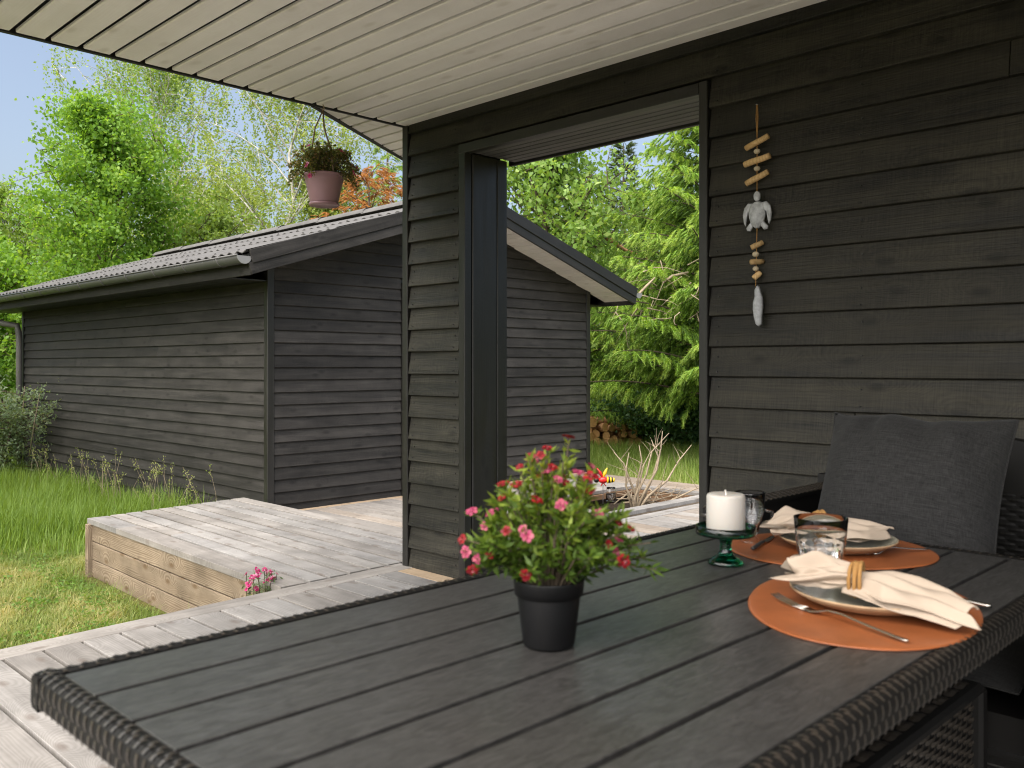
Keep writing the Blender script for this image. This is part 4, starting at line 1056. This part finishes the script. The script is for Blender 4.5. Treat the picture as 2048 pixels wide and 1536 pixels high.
MB().tube([(lg[0] + .019, lg[1] - .024, lg[2] + .078), (lg[0] + .030, lg[1] - .040, lg[2] + .074), (lg[0] + .030, lg[1] - .040, lg[2] + .050), (lg[0] + .017, lg[1] - .022, lg[2] + .042)], .004, 8).build('handle', 'clear_glass', o, True, loc=(0, 0, 0))

# ---- placemats, plates, napkins, cutlery
def placemat(label, c, ra, rb, ang):
    m = MB(); n = 72; ca, sa = math.cos(ang), math.sin(ang); rg = []
    for rr, z in ((0.001, .0032), (.90, .0032), (.975, .0034), (.995, .0026), (1., .0012), (.996, .0002), (.001, .0002)):
        ring = []
        for k in range(n):
            a = 2 * math.pi * k / n; u = ra * rr * math.copysign(abs(math.cos(a)) ** .92, math.cos(a)); v = rb * rr * math.copysign(abs(math.sin(a)) ** .92, math.sin(a)) * (1 + .05 * math.cos(a))
            m.v.append((c[0] + u * ca - v * sa, c[1] + u * sa + v * ca, TZ + .0006 + z))
    m.f = [(i * n + k, i * n + (k + 1) % n, (i + 1) * n + (k + 1) % n, (i + 1) * n + k) for i in range(6) for k in range(n)]
    return tag(m.build('placemat', 'leather', None, True), label, 'placemat', 'oval leather placemats')
placemat('oval orange-brown leather placemat at the near table edge', (1.53, .662), .252, .188, math.atan2(.331, .944))
placemat('oval orange-brown leather placemat nearest the grey cushion', (1.950, .918), .225, .205, math.atan2(-.609, .793))
def plate(label, c, r):
    o = empty('plate', (c[0], c[1], TZ + .004), label=label, cat='plate', group='stoneware plates')
    z = TZ + .0045; p = (c[0], c[1], z); s = r / .125
    MB().lathe([(0, .010), (.070 * s, .0102), (.095 * s, .013), (.116 * s, .021), (.1245 * s, .0255), (.1262 * s, .0262)], 72, p).build('dish', 'plate_glaze', o, True)
    MB().lathe([(.1262 * s, .0262), (.1278 * s, .0252), (.1275 * s, .0235), (.118 * s, .0165), (.100 * s, .007), (.078 * s, .002), (.076 * s, 0), (.068 * s, 0), (.066 * s, .003), (0, .003)], 72, p).build('underside', 'plate_clay', o, True)
    return o
plate('greenish grey stoneware plate on the near placemat', (1.548, .655), .130)
plate('greenish grey stoneware plate on the placemat nearest the cushion', (1.965, .905), .126)
def napkin(label, A, B, wd0, front, back, seed):
    """Cloth drawn through a ring: a crumpled tuft from A to the ring at B, a pleated fan between two edges beyond it."""
    r_ = random.Random(seed); A, B = Vector(A), Vector(B); ph = [r_.uniform(0, 6) for _ in range(8)]
    d = B - A; d.z = 0; d.normalize(); sd = Vector((-d.y, d.x, 0)); nu, nv = 40, 84; m = MB()
    for i in range(nu + 1):
        s = i / nu; c = A.lerp(B, s)
        wd = .018 + (wd0 - .018) * (1 - s) ** .6 * (.55 + .45 * min(1, s * 6 + .2)); hg = .016 + .017 * math.sin(math.pi * min(1, s * .75 + .18)); am = .0035 + .012 * (1 - s) ** .8
        for k in range(nv):
            v = 2 * math.pi * k / nv; cs, sn = math.cos(v), math.sin(v)
            f = am * (1.3 * (.5 - abs(math.sin(2.5 * v + ph[0] + 1.5 * s))) + .8 * (.5 - abs(math.sin(4 * v + ph[1] - 2.5 * s))) + .35 * math.sin(9 * v + ph[2] + 7 * s))
            y = wd * cs + f * cs; z = hg * sn + f * sn
            if sn < 0: z *= .45
            ragged = (.016 * math.sin(3 * v + ph[3]) + .010 * math.sin(5 * v + ph[4])) * (1 - s) ** 2
            m.v.append(tuple(c + sd * y + d * ragged + Vector((0, 0, z))))
    m.f = [(i * nv + k, i * nv + (k + 1) % nv, (i + 1) * nv + (k + 1) % nv, (i + 1) * nv + k) for i in range(nu) for k in range(nv)]
    # end of the tuft dips inwards
    k0 = len(m.v); m.v.append(tuple(A + d * .03)); m.f += [(k0, (k + 1) % nv, k) for k in range(nv)]
    o = m.build('napkin', 'napkin_cloth', None, True); tag(o, label, 'napkin', 'ringed cloth napkins')
    def fan(fr, bk, lift, pl, ph_):
        fr = [Vector(p) for p in fr]; bk = [Vector(p) for p in bk]; n1, n2 = 44, 40; g = MB()
        for th in (0, -.0016):
            for i in range(n1 + 1):
                u = i / n1; a, b = along(fr, min(u, .9999)), along(bk, min(u, .9999))
                for k in range(n2 + 1):
                    v = k / n2; p = a.lerp(b, v)
                    amp = .010 * (1 - .55 * u) * min(1, u * 4 + .3)
                    z = amp * (abs(math.sin(pl * math.pi * v + ph_ + .5 * u)) - .3) + lift * math.sin(math.pi * v) ** .7 * (1 - .35 * u)
                    z += .0022 * math.sin(17 * v + 9 * u + ph_) + .003 * math.sin(6 * u + 4 * v) * u
                    e = .010 * math.sin(2.5 * v * math.pi + ph_) * (u ** 4)
                    g.v.append((p.x + e * .3, p.y - e, p.z + z + th))
        r1 = (n1 + 1) * (n2 + 1); ix = lambda i, k: i * (n2 + 1) + k
        for i in range(n1):
            for k in range(n2):
                g.f.append((ix(i, k), ix(i + 1, k), ix(i + 1, k + 1), ix(i, k + 1))); g.f.append((r1 + ix(i, k), r1 + ix(i, k + 1), r1 + ix(i + 1, k + 1), r1 + ix(i + 1, k)))
        for i in range(n1):
            for k in (0, n2): g.f.append((ix(i, k), ix(i + 1, k), r1 + ix(i + 1, k), r1 + ix(i, k)))
        for k in range(n2):
            for i in (0, n1): g.f.append((ix(i, k), ix(i, k + 1), r1 + ix(i, k + 1), r1 + ix(i, k)))
        return g.build('cloth_fan', 'napkin_cloth', o, True, loc=(0, 0, 0))
    fan(front, back, .014, 3.3, ph[5])
    low = [Vector(p) - Vector((0, 0, .007)) for p in front]; hi = [Vector(p) - Vector((0, 0, .012)) for p in back]
    fan([p + Vector((-.006, .02, 0)) for p in low], [p + Vector((.012, .02, 0)) for p in hi], .012, 2.2, ph[6])
    return o
def napkin_ring(label, B, d):
    d = Vector(d).normalized(); sd = Vector((-d.y, d.x, 0)); rg = MB()
    for k, (off, rr) in enumerate(((-.0075, .0265), (-.0028, .0285), (.0022, .0275), (.0068, .0288))):
        tl = random.uniform(-.25, .25)
        pts = [Vector(B) + d * (off + tl * .02 * math.cos(a)) + (sd * math.cos(a) * 1.02 + Vector((0, 0, 1)) * math.sin(a)) * rr for a in [2 * math.pi * j / 28 for j in range(29)]]
        rg.tube(pts, .0034, 7, False)
    return tag(rg.build('napkin_ring', 'cord', None, True), label, 'napkin ring', 'twine napkin rings')
B1 = (1.492, .652, TZ + .056); B2 = (1.962, .945, TZ + .055)
napkin('cream napkin with twine ring on the near plate, one corner over the placemat', (1.470, .765, TZ + .050), B1, .046,
       [(1.472, .648, TZ + .044), (1.438, .591, TZ + .041), (1.443, .561, TZ + .038), (1.458, .520, TZ + .034), (1.462, .455, TZ + .022)],
       [(1.508, .650, TZ + .060), (1.555, .616, TZ + .060), (1.560, .568, TZ + .056), (1.538, .513, TZ + .048), (1.516, .482, TZ + .036)], 4)
napkin_ring('twine ring round the napkin on the near plate', B1, Vector(B1) - Vector((1.470, .765, TZ + .05)))
napkin('cream napkin with twine ring on the plate nearest the cushion', (1.880, 1.020, TZ + .046), B2, .048,
       [(1.945, .925, TZ + .045), (1.905, .860, TZ + .042), (1.945, .822, TZ + .040), (2.020, .806, TZ + .036)],
       [(1.985, .948, TZ + .060), (2.035, .915, TZ + .058), (2.045, .865, TZ + .054), (2.052, .825, TZ + .042)], 9)
napkin_ring('twine ring round the napkin on the plate nearest the cushion', B2, Vector(B2) - Vector((1.880, 1.020, TZ + .046)))
def ribbon(m, pts, wid, th=.0011):
    pts = [Vector(p) for p in pts]; k = len(pts); vs = []
    for i, p in enumerate(pts):
        d = (pts[min(i + 1, k - 1)] - pts[max(i - 1, 0)]); s = Vector((-d.y, d.x, 0)).normalized(); h = wid[i] / 2
        vs += [p - s * h, p - s * h * .6 + Vector((0, 0, th * 1.6)), p + s * h * .6 + Vector((0, 0, th * 1.6)), p + s * h, p - Vector((0, 0, th))]
    fs = [(5 * i + j, 5 * i + (j + 1) % 5, 5 * i + 5 + (j + 1) % 5, 5 * i + 5 + j) for i in range(k - 1) for j in range(5)] + [tuple(range(5)), tuple(reversed(range(5 * k - 5, 5 * k)))]
    m.add(vs, fs)
def fork(label, tip, end):
    tip, end = Vector(tip), Vector(end); d = (end - tip); L = d.length; d.normalize(); s = Vector((-d.y, d.x, 0)); z = TZ + .0058
    P3 = lambda u, off, dz: Vector((tip.x, tip.y, z)) + d * (u * L) + s * off + Vector((0, 0, dz))
    o = empty('fork', (tip.x, tip.y, TZ), label=label, cat='fork', group='steel forks')
    m = MB(); ribbon(m, [P3(.27, 0, .002), P3(.33, 0, .001), P3(.38, 0, .004), P3(.45, 0, .010), P3(.55, 0, .011), P3(.75, 0, .006), P3(.93, 0, .003), P3(.985, 0, .003), P3(1, 0, .003)], [.021, .020, .012, .0065, .0060, .0075, .0095, .009, .004]); m.build('handle', 'steel', o, True)
    for k in (-1.5, -.5, .5, 1.5):
        t_ = MB(); ribbon(t_, [P3(0, k * .0050, .010), P3(.08, k * .0052, .005), P3(.18, k * .0054, .0015), P3(.28, k * .0052, .002)], [.0016, .0028, .0030, .0034], .0008); t_.build('tine', 'steel', o, True)
    return o
def knife(label, tip, end, mat='steel'):
    tip, end = Vector(tip), Vector(end); d = (end - tip); L = d.length; d.normalize(); z = TZ + .0058
    P3 = lambda u, dz: Vector((tip.x, tip.y, z)) + d * (u * L) + Vector((0, 0, dz))
    o = empty('knife', (tip.x, tip.y, TZ), label=label, cat='knife', group='table knives')
    m = MB(); ribbon(m, [P3(0, 0), P3(.06, 0), P3(.3, 0), P3(.46, .001), P3(.5, .002)], [.003, .012, .018, .016, .008], .0007); m.build('blade', 'steel', o, True)
    m = MB(); ribbon(m, [P3(.49, .002), P3(.55, .003), P3(.8, .003), P3(.97, .003), P3(1, .003)], [.008, .010, .012, .013, .007], .0022); m.build('handle', mat, o, True)
    return o
fork('steel fork lying on the near placemat, tines towards the candle', (1.452, .784, 0), (1.362, .518, 0))
knife('steel knife half hidden under the napkin at the right of the near plate', (1.705, .72, 0), (1.655, .492, 0))
fork('dark steel fork in front of the plate nearest the cushion', (1.905, .848, 0), (2.075, .745, 0))
knife('dark-handled knife beside the handled glass, left of the far plate', (1.985, 1.075, 0), (1.80, 1.025, 0), 'knife_black')

# ================================================================== HANGING AND STANDING THINGS
# ---- hanging basket at the corner of the soffit
hb = Vector((2.657, 4.022, 0)); hk = Vector((2.645, 4.015, SOF - .001))
bask = empty('hanging_basket', (hb.x, hb.y, 2.0), label='mauve plastic hanging pot with trailing plant below the soffit corner', cat='hanging pot')
bz = 2.00
m = MB(); m.lathe([(0, .004), (.066, .004), (.070, .000), (.073, .006), (.083, .05), (.098, .115), (.102, .135), (.108, .137), (.110, .150), (.107, .152), (.104, .140), (.096, .118), (.080, .05), (0, .05)], 40, (hb.x, hb.y, bz)); m.build('pot', 'mauve_plastic', bask, True)
m = MB(); m.lathe([(0, 0), (.076, 0), (.080, .006), (.079, .014), (.074, .012), (.071, .004)], 40, (hb.x, hb.y, bz - .012)); m.build('saucer', 'mauve_plastic', bask, True)
MB().lathe([(0, .132), (.101, .132)], 24, (hb.x, hb.y, bz)).build('soil', 'soil', bask)
MB().tube([hk + Vector((0, 0, .012)), hk, hk + Vector((.012, .006, -.018)), hk + Vector((.0, .0, -.034)), hk + Vector((-.010, -.004, -.022))], .003, 6).build('hook', 'dead_wood', bask, True)
for k in range(3):
    a = 2 * math.pi * k / 3 + .4; e = Vector((hb.x + .105 * math.cos(a), hb.y + .105 * math.sin(a), bz + .145))
    MB().tube([hk + Vector((0, 0, -.03)), hk.lerp(e, .3) + Vector((-.008, .008, -.01)), hk.lerp(e, .7) + Vector((.006, -.004, 0)), e], .0042, 5).build('string', 'string', bask, True)
r_ = random.Random(5); LP = []; LA = []; sm_ = MB(); hd2 = []
for i in range(110):
    a = r_.uniform(0, 2 * math.pi); u = math.sqrt(r_.random()); o_ = .04 + .13 * u; up_ = .17 + .10 * r_.random() * (1 - .7 * u); 
    if u > .72 and r_.random() < .6: o_ += .03; up_ = .02 + .12 * r_.random()
    p0 = Vector((hb.x + .07 * u * math.cos(a), hb.y + .07 * u * math.sin(a), bz + .135)); p2 = Vector((hb.x + o_ * math.cos(a), hb.y + o_ * math.sin(a), bz + .06 + up_)); p1 = p0.lerp(p2, .5) + Vector((.02 * math.cos(a), .02 * math.sin(a), .045))
    sm_.tube([p0, p1, p2], [.0016, .0013, .0008], 4, False)
    for k in range(34): q = along([p0, p1, p2], .15 + .84 * r_.random()); LP.append((q.x + r_.gauss(0, .006), q.y + r_.gauss(0, .006), q.z + r_.gauss(0, .006))); LA.append((r_.gauss(0, 1), r_.gauss(0, 1), r_.gauss(0, .8)))
    if u > .6 and r_.random() < .35: hd2.append(p2)
sm_.build('stems', 'bark_dark', bask, False, fix=False)
LP, LA = np.array(LP), unit(np.array(LA)); V, F = leaf_geo(LP, LA, rng.uniform(.012, .026, len(LP)), rng.uniform(.007, .013, len(LP))); np_mesh('foliage', V, F, 'basket_leaf', bask, rng.uniform(0, 1, len(LP)))
for p in hd2[:14]: blossom(bask, p, (p - Vector((hb.x, hb.y, bz + .1))), random.uniform(.010, .015), 'petal_magenta', 'flower', 5)

# ---- driftwood mobile on the wall
mx = XW - .052; my = 1.795
mob = empty('wall_mobile', (mx, my, 2.17), label='hanging mobile of driftwood sticks, beads and a grey sea turtle on the dark wall', cat='wall hanging')
MB().tube([(mx + .03, my, 2.178), (mx - .006, my, 2.176)], .0025, 6).build('nail', 'steel', mob, True)
m = MB(); m.tube([(mx, my + .002, 2.174), (mx, my + .004, 2.12), (mx, my, 2.05)], .0022, 5); m.tube([(mx, my - .002, 2.174), (mx, my - .004, 2.12), (mx, my, 2.05)], .0022, 5); m.tube([(mx, my, 2.05), (mx, my, 1.83)], .0020, 5); m.tube([(mx, my, 1.69), (mx, my + .006, 1.46)], .0018, 5)
m.build('cord', 'cord', mob, True)
def stick(z, L, rise, r, dx=0., yaw=0.):
    h = L / 2; c = Vector((mx, my, z)); d = Vector((math.sin(yaw), -math.cos(yaw), rise)).normalized()
    pts = [c - d * h, c - d * h * .4 + Vector((0, 0, .001)), c + d * h * .4 - Vector((0, 0, .001)), c + d * h]
    o = MB().tube(pts, [r, r * 1.05, r, r * .95], 10).build('stick', 'driftwood', mob, True, loc=None); return o
stick(2.028, .104, .34, .0115); stick(1.957, .112, .17, .0125); stick(1.888, .100, .36, .0120, 0)
for z, r in ((1.992, .013), (1.924, .0125), (1.587, .0135), (1.530, .012)):
    n = 10; MB().lathe([(0.001, -r * .8)] + [(r * math.cos(a), r * .8 * math.sin(a)) for a in [R(-70 + 140 * k / n) for k in range(n + 1)]] + [(.001, r * .8)], 14, (mx, my + (.006 if z < 1.6 else 0), z)).build('bead', 'bead', mob, True)
def outline(name, pts, th, dome=.0, mat='grey_wash'):
    """A carved piece from its outline (y, z about the cord), domed towards the terrace."""
    m = MB(); k = len(pts); cy_ = sum(p[0] for p in pts) / k; cz_ = sum(p[1] for p in pts) / k
    for s, dx in ((1., 0), (.93, -th), (.6, -th - dome * .7), (.001, -th - dome)):
        for (y, z) in pts: m.v.append((mx + .004 + dx, my - (cy_ + (y - cy_) * s), cz_ + (z - cz_) * s))
    m.f = [(i * k + j, i * k + (j + 1) % k, (i + 1) * k + (j + 1) % k, (i + 1) * k + j) for i in range(3) for j in range(k)] + [tuple(range(k))]
    return m.build(name, mat, mob, True)
oval = lambda cy_, cz_, a, b, n=20, tp=0.: [(cy_ + a * math.cos(t_) * (1 + tp * math.sin(t_)), cz_ + b * math.sin(t_)) for t_ in [2 * math.pi * i / n for i in range(n)]]
outline('turtle_shell', oval(0, 1.742, .037, .055, 24, .18), .008, .014)
outline('turtle_head', oval(0, 1.815, .0145, .021, 16), .008, .006)
fl = [(.020, 1.790), (.040, 1.792), (.056, 1.775), (.063, 1.745), (.058, 1.712), (.051, 1.700), (.046, 1.722), (.040, 1.752), (.026, 1.765)]
outline('flipper', fl, .006, .003); outline('flipper', [(-y, z) for y, z in fl][::-1], .006, .003)
fl2 = [(.014, 1.712), (.027, 1.716), (.047, 1.694), (.044, 1.682), (.030, 1.680), (.018, 1.696)]
outline('flipper', fl2, .006, .003); outline('flipper', [(-y, z) for y, z in fl2][::-1], .006, .003)
for z, L, ri, r, yw in ((1.623, .050, .5, .0105, .7), (1.557, .060, .1, .0105, 1.25), (1.503, .034, .9, .0115, .9)): stick(z, L, ri, r, 0, yw)
fin = [(0.006, 1.388), (.014, 1.380), (.020, 1.360), (.028, 1.335), (.030, 1.300), (.026, 1.270), (.024, 1.230), (.012, 1.222), (.002, 1.228), (-.006, 1.252), (-.012, 1.290), (-.011, 1.320), (-.003, 1.345), (-.004, 1.372)]
outline('carved_seal', [(y - .004, z + .078) for y, z in fin], .012, .010)

# ---- bare shrub in the pit
ds = empty('dry_shrub', (6.86, 5.06, LZ - .1), label='bare pale branches of a dried-out shrub in the deck pit', cat='shrub')
m = MB(); r_ = random.Random(15)
tips = [(1228, 905, 8.4), (1258, 905, 8.3), (1278, 890, 8.4), (1303, 880, 8.5), (1325, 862, 8.3), (1338, 866, 8.5), (1383, 890, 8.7), (1300, 905, 8.6), (1412, 970, 8.4), (1260, 958, 8.3)]
def pic(px, py, d): q = at(px, d); return Vector((q[0], q[1], EYE + (730 - py) / 1790 * d))
b0 = Vector((6.80, 5.08, LZ - .1))
for (px, py, d) in tips:
    e = pic(px, py, d); st_ = b0 + Vector((r_.gauss(0, .06), r_.gauss(0, .05), 0)); mid = st_.lerp(e, .5) + Vector((r_.gauss(0, .06), r_.gauss(0, .06), r_.uniform(-.02, .06)))
    pts = [st_, st_.lerp(mid, .5) + Vector((r_.gauss(0, .02), r_.gauss(0, .02), .01)), mid, mid.lerp(e, .5) + Vector((r_.gauss(0, .025), r_.gauss(0, .025), .02)), e]
    m.tube(pts, [.016, .013, .010, .007, .003], 6)
    for k in range(3):
        q = along(pts, r_.uniform(.35, .9)); limb(m, q, (r_.gauss(0, .6), r_.gauss(0, .6), .7), r_.uniform(.08, .22), .004, 0, 3, .12)
for k in range(34):
    q = Vector((r_.uniform(6.75, 7.45), r_.uniform(4.9, 5.35), LZ - .06 + r_.uniform(0, .10))); limb(m, q, (r_.gauss(.5, .7), r_.gauss(-.1, .7), r_.gauss(.12, .22)), r_.uniform(.2, .55), r_.uniform(.005, .011), .01, 4, .1)
m.build('branches', 'dead_wood', ds, True, fix=False)

# ---- bee ornament on a stake, a small jar beside it
bp = pic(1206, 960, 8.5)
bee = empty('bee_ornament', (bp.x, bp.y, LZ), label='red and yellow toy bee on a stake beside the deck pit', cat='ornament')
MB().tube([(bp.x, bp.y, LZ - .02), (bp.x, bp.y, bp.z)], .004, 6).build('stake', 'pipe_grey', bee, True)
ux = Vector((.70, -.71, 0))
def blob(name, c, rx_, ry_, mat, n=14):
    m = MB(); c = Vector(c)
    for i in range(9):
        a = -math.pi / 2 + math.pi * i / 8
        for k in range(n): t_ = 2 * math.pi * k / n; m.v.append(tuple(c + ux * rx_ * math.sin(a) + (Vector((0, 0, 1)) * math.cos(t_) + Vector((.71, .70, 0)) * math.sin(t_)) * (ry_ * math.cos(a) + 1e-4)))
    m.f = [(i * n + k, i * n + (k + 1) % n, (i + 1) * n + (k + 1) % n, (i + 1) * n + k) for i in range(8) for k in range(n)]
    return m.build(name, mat, bee, True)
blob('body', bp, .045, .032, 'enamel_red'); blob('head', bp - ux * .062, .026, .026, 'enamel_black')
for k in range(5): blob('stripe', bp + ux * (.045 + .014 * k), .012, .034 - .003 * k, 'enamel_yellow' if k % 2 == 0 else 'enamel_black')
for sgn, mt, tl in ((1, 'enamel_yellow', .02), (-1, 'enamel_red', -.03)):
    m = MB(); m.tube([bp + Vector((0, 0, .02)), bp + ux * tl + Vector((0, 0, .07)), bp + ux * tl * 2 + Vector((0, 0, .115))], [.008, .018, .004], 8); m.build('wing', mt, bee, True)
    m = MB(); m.tube([bp - Vector((0, 0, .02)), bp + ux * (.01 + tl) - Vector((0, 0, .06))], [.008, .004], 6); m.build('leg', 'enamel_red', bee, True)
jp = at(1222, 8.55); m = MB(); m.lathe([(0, 0), (.045, 0), (.048, .004), (.048, .10), (.042, .115), (.042, .13), (.039, .13), (.039, .113), (.045, .098), (.045, .008), (0, .006)], 24, (jp[0], jp[1], LZ + .001))
tag(m.build('glass_jar', 'clear_glass', None, True), 'small clear glass jar beside the toy bee', 'jar')

# ---- stacked logs at the edge of the thicket
lx0 = at(1172, 16.2); u_ = Vector((.7034, -.7108, 0)); v_ = Vector((.7108, .7034, 0))
def log_mesh(r, L, seed):
    r_ = random.Random(seed); m = MB(); n = 12; rr = [r * r_.uniform(.9, 1.08) for _ in range(n)]
    for x in (-L / 2, L / 2):
        for k in range(n): a = 2 * math.pi * k / n; m.v.append((x, rr[k] * math.cos(a), rr[k] * math.sin(a)))
    bk = MB(); bk.v = m.v; bk.f = [(k, (k + 1) % n, n + (k + 1) % n, n + k) for k in range(n)]
    en = MB(); en.v = [tuple(v_) for v_ in m.v[:n]]; en.f = [tuple(range(n))]; e2 = MB(); e2.v = [tuple(v_) for v_ in m.v[n:]]; e2.f = [tuple(reversed(range(n)))]
    a, b, c_ = bk.mesh('bark'), en.mesh('cut_end'), e2.mesh('cut_end'); a.materials.append(MATS['log_bark']); b.materials.append(MATS['log_end']); c_.materials.append(MATS['log_end'])
    return a, b, c_
LM = [log_mesh(r, L, 30 + i) for i, (r, L) in enumerate(((.095, .5), (.08, .46), (.07, .42), (.06, .48)))]
names = ['left', 'right']
r_ = random.Random(77); rows_ = [(0, 8, 2), (.12, 8, 2), (.24, 7, 2), (.36, 6, 1), (.48, 3, 0)]
cnt = 0
for zz, nn2, _ in rows_:
    for i in range(nn2):
        kk = r_.choice((1, 1, 2, 3)) if zz < .45 else (0 if i == 0 else 1)
        p = Vector(lx0) + u_ * (.06 + i * .118 + r_.uniform(-.025, .025) + .06 * (round(zz / .12) % 2) + r_.uniform(-.015, .015)) + v_ * r_.uniform(-.06, .06) + Vector((0, 0, .08 + zz + r_.uniform(-.01, .01)))
        if zz >= .47 and i > 1: continue
        row = {0: 'bottom', 1: 'second', 2: 'middle', 3: 'fourth', 4: 'top'}[round(zz / .12)]
        pos = ['first', 'second', 'third', 'fourth', 'fifth', 'sixth', 'seventh', 'eighth'][i]
        lab = 'thick log on top of the stacked firewood' if (zz >= .47 and i == 0) else '%s log from the shed in the %s layer of the stacked firewood' % (pos, row)
        o = empty('firewood_log', p, label=lab, cat='log', group='stacked firewood logs')
        o.rotation_euler = (0, r_.uniform(-.12, .12), R(45) + r_.uniform(-.6, .6) + (R(50) if zz > .3 and i % 2 else 0))
        for nm, me in zip(('bark', 'cut_end', 'cut_end'), LM[kk]): link(bpy.data.objects.new(nm, me), o)
# ---- broken pine limb and dead twigs in the thicket
bl = empty('broken_branch', at(1215, 15.8), label='broken reddish branch hanging between the trees in the passage view', cat='branch')
m = MB(); m.tube([pic(1186, 452, 15.8), pic(1205, 466, 15.8), pic(1222, 482, 15.9), pic(1250, 500, 16.0), pic(1300, 520, 16.2)], [.075, .07, .045, .03, .012], 8)
m.tube([pic(1120, 480, 15.9), pic(1150, 462, 15.8), pic(1190, 455, 15.8)], [.02, .03, .04], 6); m.build('limb', 'log_bark', bl, True)
m = MB(); r_ = random.Random(3)
for k in range(34):
    p = pic(r_.uniform(1225, 1400), r_.uniform(520, 640), r_.uniform(11.6, 13)); limb(m, p, (r_.gauss(0, 1), r_.gauss(0, 1), r_.gauss(-.1, .5)), r_.uniform(.3, .8), r_.uniform(.005, .011), .02, 4, .15)
m.tube([pic(1262, 605, 11.8), pic(1295, 570, 11.8), pic(1310, 555, 11.9)], [.02, .018, .01], 6); m.tube([pic(1325, 566, 12.2), pic(1345, 552, 12.2), pic(1376, 545, 12.3)], [.012, .02, .016], 6)
tag(m.build('dead_twigs', 'dead_wood', None, True, fix=False), 'tangle of dead twigs low in the big spruce', 'twigs', kind='stuff')

# ---- small flowers between deck edge and platform
fc = Vector((2.40, 4.21, GZ)); gp = empty('bedding_flowers', fc, label='small clump of magenta flowers between deck edge and platform', cat='flowers')
m = MB(); LP = []; LA = []; r_ = random.Random(6); hs = []
for i in range(20):
    e = fc + Vector((r_.uniform(-.08, .12), r_.uniform(-.03, .08), .41 + r_.uniform(.0, .11))); st_ = fc + Vector((r_.gauss(0, .03), r_.gauss(0, .03), 0)); pts = [st_, st_.lerp(e, .6) + Vector((0, 0, .03)), e]; m.tube(pts, .0018, 4, False)
    for k in range(22): q = along(pts, .55 + .44 * r_.random()); LP.append((q.x + r_.gauss(0, .012), q.y + r_.gauss(0, .012), q.z)); LA.append((r_.gauss(0, 1), r_.gauss(0, 1), r_.gauss(.2, .6)))
    hs.append(e)
m.build('stems', 'bark_dark', gp, fix=False); LP, LA = np.array(LP), unit(np.array(LA)); V, F = leaf_geo(LP, LA, rng.uniform(.018, .034, len(LP)), rng.uniform(.006, .010, len(LP))); np_mesh('foliage', V, F, 'leaf_sage', gp, rng.uniform(0, .7, len(LP)))
for e in hs: blossom(gp, e, (r_.gauss(-.3, .5), r_.gauss(-.4, .5), .7), r_.uniform(.012, .021), 'petal_magenta', 'flower', 5)
